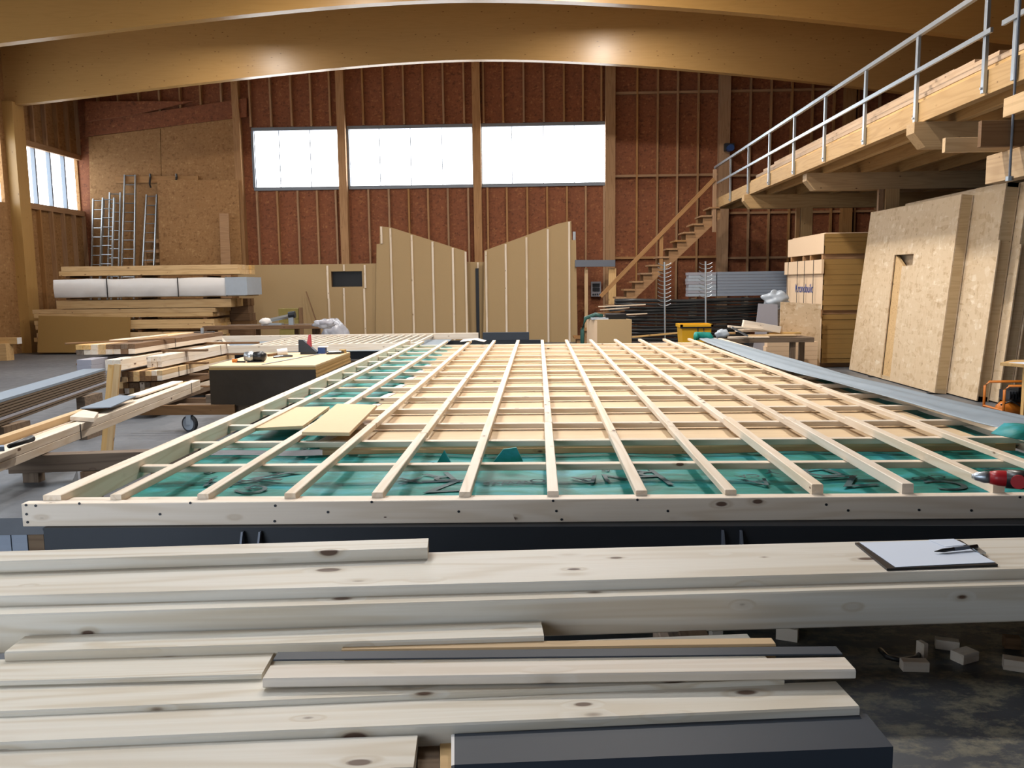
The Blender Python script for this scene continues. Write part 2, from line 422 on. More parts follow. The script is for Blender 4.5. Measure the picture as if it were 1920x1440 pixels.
# ---- left wall with a strip window, added gate opening in the unseen near wall, right wall
LZ0, LZ1 = 4.08, 5.80
LY0, LY1 = 23.25, 26.25
BAYS = [(LY0, LY1), (18.5, 22.5), (13.75, 17.75), (9.0, 13.0), (4.2, 8.2), (-.5, 3.5)]    # first strip window is seen; nearer bays added unseen for side light
mb = MB()
mb.box(XL-.2, XL, YB, YW+.2, 0, LZ0); mb.box(XL-.2, XL, YB, YW+.2, LZ1, 9)
e_ = [YB]+[v for b_ in BAYS[::-1] for v in b_]+[YW+.2]
for k in range(0, len(e_), 2): mb.box(XL-.2, XL, e_[k], e_[k+1], LZ0, LZ1)
wl = S(obj('wall_left', mb, OSBL), 'left hall wall of OSB between studs')
for k in range(7):
    y = 23.05+.6*k-.35*(k > 0)
    beam('stud', (XL, y, 0), (XL, y, LZ0-.08), .06, .12, STUD, wl, 'bottom', up=(1, 0, 0), c=0)
    beam('stud', (XL, y, LZ1+.08), (XL, y, 8.4), .06, .12, STUD, wl, 'bottom', up=(1, 0, 0), c=0)
beam('sill', (XL, LY0-.1, LZ0), (XL, YW, LZ0), .16, .1, STUD, wl, 'bottom', up=(1, 0, 0), c=0)
beam('lintel', (XL, LY0-.1, LZ1), (XL, YW, LZ1), .16, .1, STUD, wl, 'bottom', up=(1, 0, 0), c=0)
w = thing('window_4', 'strip window of four panes in the left wall beside the column', 'window', (XL, LY0, LZ0), kind='structure')
for k in range(4):
    a, b = LY0+.75*k, LY0+.75*(k+1)
    obj('pane', MB().box(XL-.12, XL-.1, a+.005, b-.005, LZ0+.05, LZ1-.05), PANE_L, w)
    if k: obj('mullion', MB().box(XL-.1, XL+.02, a-.03, a+.03, LZ0, LZ1), FRAME_M, w)
for bi, (y0, y1) in enumerate(BAYS[1:]):
    w = thing('window_%d' % (bi+5), 'unseen strip window added to the left wall in bay %d nearer than the column' % (bi+1), 'window', (XL, y0, LZ0), kind='structure')
    for k in range(4):
        a_, b_ = y0+(y1-y0)/4*k, y0+(y1-y0)/4*(k+1)
        obj('pane', MB().box(XL-.12, XL-.1, a_+.005, b_-.005, LZ0, LZ1), PANE_L, w)
        if k: obj('mullion', MB().box(XL-.1, XL+.02, a_-.03, a_+.03, LZ0, LZ1), FRAME_M, w)
cl = S(beam('column_left', (-14.45, 22.95, 0), (-14.45, 22.95, 6.75), .86, .5, GLU, None, 'c', up=(0, -1, 0)), 'thick glulam column carrying the far roof beam at the left')
S(obj('wall_right', MB().box(XR, XR+.2, YB, YW+.2, 0, 9), OSBW), 'right hall wall behind the mezzanine')
S(obj('wall_near', MB().box(XL, -7.7, YB-.2, YB, 0, 9.5).box(-2.9, XR, YB-.2, YB, 0, 9.5).box(-7.7, -2.9, YB-.2, YB, 4.6, 9.5), STEEL), 'unseen near hall wall with an added gate opening')  # dark finish keeps bounced light off the timber fronts; gate is added

# ---- rooflight added to light the foreground tops, unseen above the picture
w = thing('window_10', 'added unseen flat rooflight in the roof over the front bay', 'window', (-5.2, 5.85, 8.8), kind='structure')
PANE_S = emit('added_rooflight_glow', (.84, .92, 1.0, 1), SKY_E)
obj('pane', MB().box(-6.6, -3.8, 4.5, 7.2, 8.78, 8.80), PANE_S, w)
obj('window_frame', MB().box(-6.75, -6.6, 4.35, 7.35, 8.72, 9.2).box(-3.8, -3.65, 4.35, 7.35, 8.72, 9.3).box(-6.6, -3.8, 4.35, 4.5, 8.72, 9.2).box(-6.6, -3.8, 7.2, 7.35, 8.72, 9.2), FRAME_M, w)

# ---- hall lamps hanging under the roof, above the picture
def lamp(x, y, z=8.7, power=LAMP_W):
    t = thing('high_bay_lamp', 'round high bay lamp hanging under the roof, %s, %s' % ('left row' if x < -2 else 'right row', 'far bay' if y > 18 else ('middle bay' if y > 12 else 'near bay')), 'lamp', (x, y, z), 'high bay lamps under the roof')
    n = 20; mb = MB(); prof = [(.06, .28), (.12, .24), (.16, .1), (.25, 0), (.235, .005), (.14, .1)]
    P = [[(x+r*math.cos(2*math.pi*k/n), y+r*math.sin(2*math.pi*k/n), z+h) for k in range(n+1)] for r, h in prof]; mb.grid(P)
    obj('lamp_shade', mb, STEEL, t, smooth=True)
    obj('chain', MB().tube([(x, y, z+.27), (x, y, z+.65)], .01, 6), GALV, t)
    l = bpy.data.lights.new('bulb', 'AREA'); l.shape = 'DISK'; l.size = .4; l.energy = power; l.color = LAMP_C
    o = bpy.data.objects.new('bulb', l); COL.objects.link(o); o.parent = t; o.location = (0, 0, .02)
for x, y, z, k in ((-7.6, 20.3, 8.25, .42), (1.9, 20.3, 8.45, .6), (-4.0, 15.2, 8.25, .7), (.8, 15.2, 8.5, 1.0), (-3.5, 10.4, 8.3, .8), (1.2, 10.4, 8.5, 1.2)):
    lamp(x, y, z, LAMP_W*k)

# ================================================================ MEZZANINE
XD = 5.0
mz = thing('mezzanine', 'timber mezzanine deck on posts along the right side', 'mezzanine', (XD, 15, 0))
beam('edge_beam', (XD+.06, 24.2, 4.04), (XD+.06, 6.0, 4.04), .12, .27, DECK, mz, 'top')
beam('edge_beam', (XD, 24.14, 4.04), (11, 24.14, 4.04), .12, .27, DECK, mz, 'top')
for k in range(11):
    x = XD+.45+.72*k
    beam('joist', (x, 24.1, 3.97), (x, 6, 3.97), .1, .22, DECK, mz, 'top')
obj('deck_board', MB().box(XD+.1, XR-.05, 6, 24.1, 3.97, 4.02), DECK, mz)
for y, xe, xp in ((20.4, XD-.13, 6.35), (16.5, XD+.1, 6.72), (11.4, XD-.13, 7.4), (7.0, XD-.13, 7.4)):
    mb = MB(); P = [(xe, y-.12, 3.76), (xe, y-.12, 3.62), (xe+.15, y-.12, 3.44), (XR-.05, y-.12, 3.44), (XR-.05, y-.12, 3.76)]
    mb.prism(P, (0, .24, 0)); obj('cross_beam', mb, DECK, mz)
    for x in (xp, 10.5): beam('post', (x, y, 0), (x, y, 3.44), .26, .26, DECK, mz, 'c', up=(0, -1, 0))
    beam('strut', (xp-.2, y-.05, 0), (xp-.2, y-.05, 3.44), .09, .09, STUD, mz, 'c', up=(0, -1, 0))

rl = thing('guard_rail', 'galvanised steel guard rail along the mezzanine edge', 'railing', (XD-.05, 15, 3.78))
ry = [24.1, 22.2, 20.35, 18.55, 16.8, 15.05, 13.25, 11.5, 9.8]
for y in ry:
    beam('rail_post', (XD-.03, y, 3.79), (XD-.03, y, 4.88), .06, .04, GALV, rl, 'c', up=(1, 0, 0), c=.002)
    obj('bolt', MB().tube([(XD-.05, y, 3.84), (XD-.07, y, 3.84)], .014, 8), GALV, rl)
beam('top_rail', (XD-.03, 24.15, 4.90), (XD-.03, 9.75, 4.90), .055, .06, GALV, rl, 'c', c=.002)
beam('mid_rail', (XD-.065, 24.15, 4.42), (XD-.065, 9.62, 4.42), .03, .055, GALV, rl, 'c', c=.002)
r2 = thing('guard_rail', 'short second guard rail section at the top right corner', 'railing', (XD-.05, 9, 3.78))
for y in (9.2, 7.6): beam('rail_post', (XD-.03, y, 3.79), (XD-.03, y, 4.88), .06, .04, GALV, r2, 'c', up=(1, 0, 0), c=.002)
beam('top_rail', (XD-.03, 9.25, 4.90), (XD-.03, 6.2, 4.90), .055, .06, GALV, r2, 'c', c=.002)
beam('mid_rail', (XD-.065, 9.4, 4.42), (XD-.065, 6.2, 4.42), .03, .055, GALV, r2, 'c', c=.002)

# boards stored on the deck
rows = [(5.18, 8.6, 20.6, 4.05), (5.36, 7.6, 20.9, 4.05), (5.2, 9.3, 20.2, 4.13), (5.4, 8.4, 20.6, 4.13), (5.26, 9.9, 19.8, 4.21), (5.46, 8.9, 20.3, 4.21), (5.34, 10.6, 19.2, 4.29), (5.54, 9.6, 19.8, 4.29), (5.48, 11.4, 18.4, 4.37)]
nm = ['lowest outer', 'lowest inner', 'second-layer outer', 'second-layer inner', 'third-layer outer', 'third-layer inner', 'fourth-layer outer', 'fourth-layer inner', 'topmost']
for (x, y0, y1, z), n in zip(rows, nm):
    tag(beam('stored_board', (x, y1, z+.065), (x, y0, z+.065), .17, .065, WARM if z < 4.1 else DECKB), '%s long pale board stored on the mezzanine behind the rail' % n, 'board', 'boards stored on the mezzanine')

# ---- staircase up to the deck
st = thing('staircase', 'open wooden staircase with handrail rising to the mezzanine', 'staircase', (1.5, 24, 0))
sy0, sy1 = 23.72, 24.5
n = 17; x_top, x_bot = XD+.02, 1.05
for sy in (sy0, sy1):
    # saw-tooth stringer
    P = []
    for k in range(n):
        xa = x_bot+(x_top-x_bot)*k/n; xb = x_bot+(x_top-x_bot)*(k+1)/n; zz = 3.78*(k+1)/n-.03
        P += [(xa+.03, sy, zz), (xb+.03, sy, zz)]
    P2 = [(x_top+.05, sy, 3.50), (x_bot+.3, sy, 0)]
    q = MB(); top = P; N = len(top)
    for (a, b) in [(top[i], top[i+1]) for i in range(0, N, 2)]:
        def low(x): return (x-(x_bot+.3))*3.5/(x_top+.05-x_bot-.3)
        q.add([(a[0], sy, max(0, low(a[0]))-.0), (b[0], sy, max(0, low(b[0]))), (b[0], sy, b[2]), (a[0], sy, a[2]), (a[0], sy+.05, max(0, low(a[0]))), (b[0], sy+.05, max(0, low(b[0]))), (b[0], sy+.05, b[2]), (a[0], sy+.05, a[2])],
              [(0,1,2,3), (7,6,5,4), (0,4,5,1), (1,5,6,2), (2,6,7,3), (3,7,4,0)])
    obj('stringer', q, STUD, st)
for k in range(n):
    xa = x_bot+(x_top-x_bot)*k/n; zz = 3.78*(k+1)/n
    beam('tread', (xa+.1, sy0-.08, zz), (xa+.1, sy1+.08, zz), .3, .045, STUD, st, 'top', c=0)
    if k: obj('riser', MB().box(xa+.2, xa+.22, sy0+.05, sy1, zz-.22, zz-.045), BROWN, st)
A, B = PY(1339, 336, sy0-.06), PY(1126, 556, sy0-.06)
beam('handrail', B, A, .07, .11, STUD, st, 'c')
Pt = PY(1240, 440, sy0-.02); beam('handrail_post', (Pt.x, sy0-.03, Pt.z-1.0), (Pt.x, sy0-.03, Pt.z+.05), .1, .06, STUD, st, 'c', up=(0, -1, 0))
Pt = PY(1339, 318, sy0-.02); beam('handrail_post', (Pt.x+.02, sy0-.03, 3.1), (Pt.x+.02, sy0-.03, Pt.z), .1, .06, STUD, st, 'c', up=(0, -1, 0))
# blue winch on the wall column
Pw = PY(1369, 278, 25.8); t = thing('cable_reel', 'small blue cable reel on the far wall column above the stairs', 'reel', Pw)
obj('drum', MB().tube([Pw+V((0, -.12, 0)), Pw+V((0, .12, 0))], .1, 16), BLUEP, t); obj('bracket', MB().box(Pw.x-.14, Pw.x+.14, 25.86, 26.04, Pw.z-.05, Pw.z+.16), STEEL, t)

# ================================================================ THE BIG TIMBER FRAME ON THE STEEL TABLE
YN, YF = 3.62, 14.15
fp = thing('timber_roof_element', 'large pale timber lattice panel lying flat on steel beams in the middle', 'wall panel', (0, 9, .65))
beam('rim_board', PZ(40, 945, .775), PZ(40, 945, .775)+(PZ(1900, 929, .775)-PZ(40, 945, .775))*1.24, .06, .107, FRAMEW, fp, 'top', side=1)
def yfront(x): return YN+.11+.016*(x+2.3)
beam('edge_rafter', (-2.265, yfront(-2.3), .80), (-2.265, YF+.3, .80), .085, .10, FRAMEW, fp, 'top')
beam('edge_rafter', (3.06, yfront(3.0), .79), (3.06, YF+.1, .79), .06, .12, FRAMEW, fp, 'top')
bx = [-1.967, -1.56, -1.155, -.75, -.346, .061, .467, .875, 1.29, 1.70, 2.112, 2.53, 2.945]
for i, x in enumerate(bx):
    if x > 1.1 and x < 2.3:       # scarfed pieces laid on top near the front
        beam('batten', (x-.02, yfront(x), .822), (x+.0, 5.72, .822), .052, .052, FRAMEW, fp, 'top')
        beam('batten', (x+.01, 5.45, .80), (x, YF, .80), .052, .035, FRAMEW, fp, 'top')
    elif i in (2, 3, 5, 6, 7):
        ym = 5.3+.2*(i % 3)
        beam('batten', (x, yfront(x), .80), (x, ym, .80), .052, .035, FRAMEW, fp, 'top')
        beam('batten', (x+.004, ym+.003, .801), (x, YF, .80), .05, .035, FRAMEW, fp, 'top')
    else:
        beam('batten', (x, yfront(x), .80), (x, YF+(.15 if i == 12 else 0), .80), .052, .035, FRAMEW, fp, 'top')
ys = [3.80, 4.53, 5.22]+[5.87+.705*k for k in range(12)]
for y in ys:
    beam('cross_batten', (-2.22, y, .765), (3.028, y+.02, .765), .058, .036, FRAMEW, fp, 'top')
beam('support_beam', (-1.4, 5.30, .697), (3.0, 5.32, .715), .06, .07, WARM, fp, 'top')
for k in range(4):
    y0 = 5.28+2.22*k; beam('sheet', (-1.42, (y0+y0+2.21)/2, .716), (2.87, (y0+y0+2.21)/2, .716), 2.205, .018, SHEET, fp, 'top', c=0)
for y in (8.6, 11.4, 14.0): beam('support_beam', (-2.2, y, .696), (3.0, y, .696), .06, .07, WARM, fp, 'top')
# breather membrane under the battens
def memb(x0, x1, y0, y1, z, nx, ny, amp, ph):
    P = []
    for i in range(nx+1):
        row = []
        for j in range(ny+1):
            x = x0+(x1-x0)*i/nx; y = y0+(y1-y0)*j/ny
            zz = z+amp*(math.sin(x*5.1+y*2.3+ph)*.5+math.sin(x*2.2-y*6.7+ph*2)*.35+math.sin(x*11+y*9)*.15)
            row.append((x, y, zz))
        P.append(row)
    return MB().grid(P)
mbm = obj('membrane', memb(-2.2, 3.0, 3.87, 5.27, .668, 60, 24, .009, .3), TEAL, fp, smooth=True)
obj('membrane', memb(-2.2, -1.40, 5.27, YF-.1, .70, 14, 90, .012, 1.1), TEAL, fp, smooth=True)
obj('membrane', memb(2.87, 3.03, 5.3, YF-.2, .70, 5, 60, .01, 2.1), TEAL, fp, smooth=True)
for y in ys[2:10]:   # white taped edge of the membrane in every bay
    q = MB().prism([(-1.50, y+.10, .722), (-1.43, y+.10, .722), (-1.37, y+.62, .722), (-1.44, y+.62, .722)], (0, 0, -.004)); o = obj('tape', q, WRAP, fp)
o = obj('membrane_flap', MB().prism([(-.62, 4.9, .68), (-.53, 4.92, .68), (-.575, 4.95, .755)], (0, .02, .0)), TEAL, fp)
o = obj('membrane_flap', MB().prism([(-.28, 4.95, .68), (-.1, 4.97, .68), (-.14, 5.0, .76), (-.22, 5.0, .75)], (0, .02, .0)), TEAL, fp)
# lettering printed on the membrane, read from the far side
for txt, px, py, s, a in (('A', 448, 901, .16, 2.7), ('G', 476, 917, .16, 2.6), ('Z', 520, 889, .24, 2.9), ('R', 826, 893, .2, 3.5), ('Z', 832, 910, .26, 3.3), ('X', 770, 900, .14, 3.3), ('S', 1136, 880, .09, 3.0), ('A', 1101, 898, .16, 3.4), ('V', 1142, 894, .17, 3.6), ('R', 1208, 884, .2, 3.3), ('L', 1232, 899, .22, 3.3), ('A', 1424, 903, .15, 3.4), ('CA', 1402, 892, .07, 3.4), ('Y', 1444, 884, .1, 3.1), ('D', 1536, 884, .2, 3.5), ('Z', 1592, 900, .24, 3.3), ('C', 1775, 908, .2, 3.2), ('CAD', 1740, 895, .07, 3.5), ('O', 1838, 874, .1, 3.2), ('L', 1880, 884, .18, 3.4), ('wwvs', 950, 906, .08, 3.3), ('A', 400, 905, .14, 2.8), ('S', 415, 912, .14, 2.8), ('B', 397, 884, .09, 2.8), ('Y', 398, 896, .09, 2.8), ('O', 1008, 901, .08, 3.2)):
    p = PZ(px, py, .680)
    Mx = Matrix.Translation(p) @ Matrix.Rotation(a, 4, 'Z')
    obj('lettering', text_mesh(txt, s*1.45), INK, fp, Mx)
# knots, screw holes on the rim board are in the wood; screws as small heads
A0 = PZ(40, 945, .775); B0 = PZ(1900, 929, .775)
dv = (B0-A0).normalized()
for px, py in ((49, 947), (67, 948), (50, 964), (52, 979), (149, 944), (300, 964), (357, 943), (515, 977), (516, 948), (615, 960), (697, 941), (860, 959), (1037, 939), (1043, 958), (1053, 974), (1195, 937), (1252, 958), (1549, 946), (1590, 957), (1723, 956), (1821, 957), (1912, 932)):
    nrm = V((dv.y, -dv.x, 0)); p = PP(px, py, A0, nrm)
    obj('screw', MB().tube([p, p+nrm*.003], .006, 8), STEEL, fp)
# fibreboard offcuts lying on the lattice
def flat_px(name, pts, z, th, mat, parent=None):
    return obj(name, MB().prism([PZ(px, py, z) for px, py in pts], (0, 0, -th)), mat, parent)
tag(flat_px('fibreboard_offcut', [(566, 810), (655, 811), (707, 759), (632, 757)], .826, .022, MDF), 'tan fibreboard offcut lying on top of the lattice, right of the pair', 'board')
tag(flat_px('fibreboard_offcut', [(472, 803), (568, 798), (618, 762), (548, 763)], .789, .02, MDF), 'tan fibreboard offcut tucked between two battens, left of the pair', 'board')
# grey membrane folded over the right edge of the panel
L = [(1300, 635), (1352, 655), (1420, 680), (1490, 701), (1545, 715), (1600, 730), (1675, 750), (1765, 778), (1850, 797), (1935, 815)]
Rr = [(1335, 633), (1392, 646), (1452, 663), (1520, 684), (1575, 700), (1622, 711), (1690, 725), (1762, 744), (1850, 763), (1940, 786)]
P = []
for i, (a, b) in enumerate(zip(L, Rr)):
    A, B = PZ(*a, .815), PZ(*b, .82); A.x += .06; B.x += .03; row = []
    for k in range(9):
        t_ = k/8; p = A.lerp(B, t_); p.z = .812+.018*math.sin(t_*3.1)+.007*math.sin(i*2.1+k)+.008*math.sin(i*5.3+k*2.2); row.append(p)
    P.append(row)
fo = obj('folded_membrane', MB().grid(P), GREYMEM, None, smooth=True); sm = fo.modifiers.new('sub', 'SUBSURF'); sm.levels = 2; sm.render_levels = 2
sd = fo.modifiers.new('thick', 'SOLIDIFY'); sd.thickness = .004
tag(fo, 'pale grey-blue membrane strip folded over the right edge of the lattice panel', 'membrane')
P = []
for a, b in (((1858, 812), (1905, 793)), ((1885, 818), (1925, 795)), ((1925, 826), (1960, 798))):
    A, B = PZ(*a, .83), PZ(*b, .86); P.append([A, A.lerp(B, .5)+V((0, 0, .03)), B])
tf = obj('membrane_corner', MB().grid(P), TEAL, None, smooth=True); m_ = tf.modifiers.new('thick', 'SOLIDIFY'); m_.thickness = .004
tag(tf, 'turned-up teal membrane corner at the right picture edge', 'membrane')
pr = PZ(1321, 634, .83); o = obj('membrane_roll', MB().tube([pr+V((-.14, 0, 0)), pr+V((-.12, .1, .03)), pr+V((.1, .1, .02)), pr+V((.14, .02, -.02))], [.04, .07, .07, .03], 12), TEAL, None, smooth=True)
tag(o, 'crumpled dark teal membrane roll at the far right corner of the lattice', 'membrane')
o = obj('membrane_scrap', MB().grid([[PZ(862, 641, .815), PZ(890, 637, .84), PZ(908, 641, .815)], [PZ(868, 636, .82), PZ(896, 634, .86), PZ(912, 638, .82)]]), WRAP, None, smooth=True)
m_ = o.modifiers.new('thick', 'SOLIDIFY'); m_.thickness = .004
tag(o, 'white membrane scrap at the far edge of the lattice', 'membrane')

# ---- steel table beams below the panel
def steel_beam(y, x0, x1, label, gus=()):
    t = thing('steel_table_beam', label, 'steel beam', ((x0+x1)/2, y, 0), 'steel table beams')
    mb = MB().box(x0, x1, y-.07, y+.07, .655, .667).box(x0, x1, y-.07, y+.07, .445, .46).box(x0, x1, y-.066, y-.058, .46, .655)
    obj('girder', mb, STEEL, t)
    for g in gus:
        for d in (-.042, .038): obj('gusset', MB().prism([(g+d-.004, y-.066, .46), (g+d-.004, y-.16, .46), (g+d-.004, y-.16, .5), (g+d-.004, y-.085, .65), (g+d-.004, y-.066, .65)], (.009, 0, 0)), ANTHL, t)
    for x in (x0+.5, x1-.5):
        obj('leg', MB().box(x-.05, x+.05, y-.05, y+.05, .012, .445), STEEL, t); obj('foot_plate', MB().box(x-.12, x+.12, y-.12, y+.12, 0, .012), STEEL, t)
xl = PY(98, 1000, 3.72).x
steel_beam(3.72, xl, 3.6, 'front dark steel beam with gussets carrying the lattice panel', (PY(473, 1005, 3.65).x, PY(1372, 1005, 3.65).x))
steel_beam(8.4, -2.3, 3.4, 'middle dark steel beam under the lattice panel'); steel_beam(13.3, -2.3, 3.4, 'far dark steel beam under the lattice panel')

# ---- cordless drill on the right battens
pd = PZ(1880, 915, .875); t = thing('cordless_drill', 'red and black cordless drill lying at the right end of the panel', 'drill', pd)
ax = V((-.92, .38, .0)).normalized(); c0 = PZ(1880, 897, .875)
obj('chuck', MB().tube([c0+ax*.05, c0+ax*.07, c0+ax*.105, c0+ax*.12], [.026, .027, .018, .008], 14), GALV, t, smooth=True)
obj('body', MB().tube([c0+ax*.05, c0+ax*.02, c0-ax*.03, c0-ax*.05], [.028, .034, .036, .034], 14), RED, t, smooth=True)
obj('motor_cap', MB().tube([c0-ax*.012, c0-ax*.1, c0-ax*.125], [.042, .042, .032], 14), BLACK, t, smooth=True)
obj('side_disc', MB().tube([c0-ax*.06+V((-.02, -.038, .0)), c0-ax*.06+V((-.028, -.05, .0))], .03, 16), RED, t)
obj('grip', MB().tube([c0-ax*.07, c0-ax*.12+V((.04, .02, -.02)), c0-ax*.2+V((.06, .02, -.025))], .022, 10), BLACK, t, smooth=True)
obj('battery', MB().box(pd.x+.2, pd.x+.3, pd.y-.06, pd.y+.04, pd.z-.05, pd.z+.0), BLACK, t)

# ================================================================ FOREGROUND TIMBERS
zb = .70
tag(timber_px('squared_timber', (0, 1118), (1920, 1067), .92, (1280, 1023), None, FORE, e0=.5, e1=.6, h=.13), 'wide planed timber carrying the clipboard, running across the whole front', 'timber', 'foreground timbers')
A = PZ(0, 1075, .9205); B = PZ(802, 1049, .9205)
dd = (B-A).normalized(); nn = V((-dd.y, dd.x, 0))
hh = PP(400, 1040, A, nn).z-.9205
w_ = (PZ(0, 1032, .9205+hh)-PZ(0, 1051, .9205+hh)).dot(nn)
tag(beam('squared_timber', A-dd*.5+V((0, 0, hh)), B+V((0, 0, hh)), max(.05, w_), hh, FORE, side=1), 'short pale timber lying at the back of the stack, upper left', 'timber', 'foreground timbers')
tag(timber_px('squared_timber', (0, 1153), (1920, 1097), .892, (0, 1136), (1280, 1186), FORE, e0=.5, e1=.6), 'tall knotty timber with a broad dark grainy front face', 'timber', 'foreground timbers')
tag(timber_px('plank', (8, 1223), (1020, 1193), .835, (35, 1192), None, FORE, h=.835-zb), 'knotty plank with a rough broken right end', 'plank', 'foreground timbers')
tag(timber_px('plank', (0, 1278), (490, 1265), .812, (515, 1222), None, FORE, e0=.4, h=.014), 'wide yellowish plank end at the left above two others', 'plank', 'foreground timbers')
tag(timber_px('plank', (0, 1335), (1240, 1284), .797, (0, 1240), None, FORE, e0=.4, e1=.3, h=.797-zb), 'wide smooth plank partly hidden under the white beam', 'plank', 'foreground timbers')
tag(timber_px('plank', (0, 1393), (1612, 1325), .785, (0, 1339), None, FORE, e0=.4, h=.785-zb), 'long wide plank in front with a slanted right end', 'plank', 'foreground timbers')
tag(timber_px('squared_timber', (492, 1273), (1605, 1256), .826, (510, 1247), (492, 1291), WHITE), 'white planed beam with a rounded knot lying on the planks', 'timber', 'foreground timbers')
tag(timber_px('metal_flashing', (512, 1237), (1580, 1226), .832, (520, 1222), (512, 1240), ANTH), 'long narrow anthracite metal strip behind the white beam', 'metal strip')
tag(timber_px('plank', (640, 1219), (1455, 1208), .822, (1430, 1195), None, WARM, h=.822-zb), 'narrow orange plank behind the metal strip', 'plank', 'foreground timbers')
tag(timber_px('plank', (-300, 1478), (775, 1440), .768, (780, 1377), None, FORE, e0=.1, h=.768-zb), 'short plank at the bottom left corner', 'plank', 'foreground timbers')
q = [(783, 1440), (783, 1384), (824, 1384), (824, 1440)]
tag(obj('rough_block', MB().prism([PZ(*p, .735) for p in q], (0, 0, -.035)), DUSTY), 'rough grey sawn block between the bottom plank and the dark beam', 'block')
q = [(825, 1445), (825, 1392), (849, 1384), (849, 1445)]
tag(obj('wood_strip', MB().prism([PZ(*p, .74) for p in q], (0, 0, -.04)), WARM), 'pale wood strip beside the dark beam end', 'offcut')
db = thing('anthracite_beam', 'anthracite coated beam at the bottom centre with a white sawn end', 'beam', PZ(1200, 1400, .7))
P = [PZ(850, 1376, .765), PZ(850, 1434, .765), PZ(1675, 1400, .765), PZ(1625, 1338, .765)]
obj('beam_body', MB().hexa([p+V((0, 0, -.12)) for p in P], P), ANTH, db)
P = [PZ(846, 1378, .7652), PZ(846, 1436, .7652), PZ(852, 1434, .7652), PZ(852, 1376, .7652)]
obj('sawn_edge', MB().hexa([p+V((0, 0, -.05)) for p in P], P), WRAP, db)
P = [PZ(1000, 1445, .70), PZ(1000, 1480, .70), PZ(1640, 1460, .70), PZ(1612, 1424, .70)]
tag(obj('anthracite_board', MB().hexa([p+V((0, 0, -.03)) for p in P], P), ANTH), 'lower anthracite board edge at the very bottom right of centre', 'board')
# trestles carrying the foreground stack
for x, lb in ((-1.05, 'left sawhorse hidden under the foreground stack'), (.42, 'right sawhorse hidden under the foreground stack')):
    t = thing('sawhorse', lb, 'sawhorse', (x, 2, 0))
    beam('bearer', (x, 1.35, .639), (x, 2.7, .639), .09, .12, DUSTY, t, 'top')
    beam('bearer', (x, 2.18, .789), (x, 2.75, .789), .08, .089, DUSTY, t, 'top'); beam('bearer', (x, 1.35, .70), (x, 2.15, .70), .08, .061, DUSTY, t, 'top')
    for y in (1.5, 2.55):
        for s in (-1, 1): beam('leg', (x+s*.22, y, 0), (x+s*.03, y, .52), .08, .05, DUSTY, t, 'c', up=(0, -1, 0))
# ---- clipboard
cb = thing('clipboard', 'black clipboard with white paper and a pen on the wide timber', 'clipboard', PZ(1740, 1040, .92))
P = [PZ(1603, 1017, .927), PZ(1663, 1066, .927), PZ(1871, 1058, .927), PZ(1800, 1012, .927)]
obj('board', MB().hexa([p+V((0, 0, -.0065)) for p in P], P), BLACK, cb)
P = [PZ(1612, 1017, .9285), PZ(1679, 1063, .9285), PZ(1866, 1054, .9285), PZ(1787, 1012, .9285)]
obj('paper', MB().hexa([p+V((0, 0, -.001)) for p in P], P), PAPER, cb)
P = [PZ(1741, 1012, .930), PZ(1772, 1025, .930), PZ(1812, 1021, .930), PZ(1788, 1010, .930)]
obj('note', MB().hexa([p+V((0, 0, -.001)) for p in P], P), PAPER, cb)
A, B = PZ(1752, 1034, .936), PZ(1832, 1024, .94)
pn = obj('pen', MB().tube([A, A.lerp(B, .12), A.lerp(B, .2), B], [.001, .004, .006, .006], 8), BLACK, cb, smooth=True)
obj('pen_grip', MB().tube([A.lerp(B, .45), A.lerp(B, .8)], .0066, 8), ANTHL, pn)
P = [PZ(1822, 1026, .934), PZ(1838, 1038, .931), PZ(1849, 1036, .931), PZ(1833, 1024, .934)]
obj('clip', MB().hexa([p+V((0, 0, -.004)) for p in P], P), GALV, cb)

# ---- offcuts lying on the floor at the right
for i, (px, py, s, a, lb) in enumerate(((1775, 1216, (.09, .05, .05), -.35, 'longer wood offcut behind the other floor offcuts'), (1808, 1238, (.09, .07, .05), .45, 'pale wood offcut block right of centre on the dusty floor'), (1714, 1256, (.10, .05, .05), -.05, 'pale wood offcut lying nearest to the plank end'), (1896, 1214, (.06, .05, .06), -.2, 'dark wood offcut near the right edge of the floor'), (1912, 1256, (.12, .06, .055), -.4, 'pale wood offcut cut by the right picture edge'), (1476, 1198, (.09, .06, .07), -.4, 'small wood offcut under the tall knotty timber'), (1342, 1198, (.05, .04, .05), .3, 'white offcut under the tall timber, left of two'), (1728, 1232, (.02, .05, .08), .3, 'thin upright wood shard on the sawdust'))):
    p = PZ(px, py, 0); k = .62; s = tuple(v*k for v in s)
    o = beam('wood_offcut', p+V((-s[0]*.9*math.cos(a), -s[0]*.9*math.sin(a), 0)), p+V((s[0]*.9*math.cos(a), s[0]*.9*math.sin(a), 0)), s[1]*1.6, s[2]*1.5, WHITE if i not in (3,) else BROWN, None, 'bottom')
    tag(o, lb, 'offcut', 'wood offcuts on the floor')
tag(obj('cable', MB().tube([PZ(px, py, .012) for px, py in ((1650, 1218), (1664, 1232), (1690, 1238), (1715, 1234), (1726, 1226))], .012, 6), BLACK, None, smooth=True), 'short dark cable curled on the sawdust', 'cable')

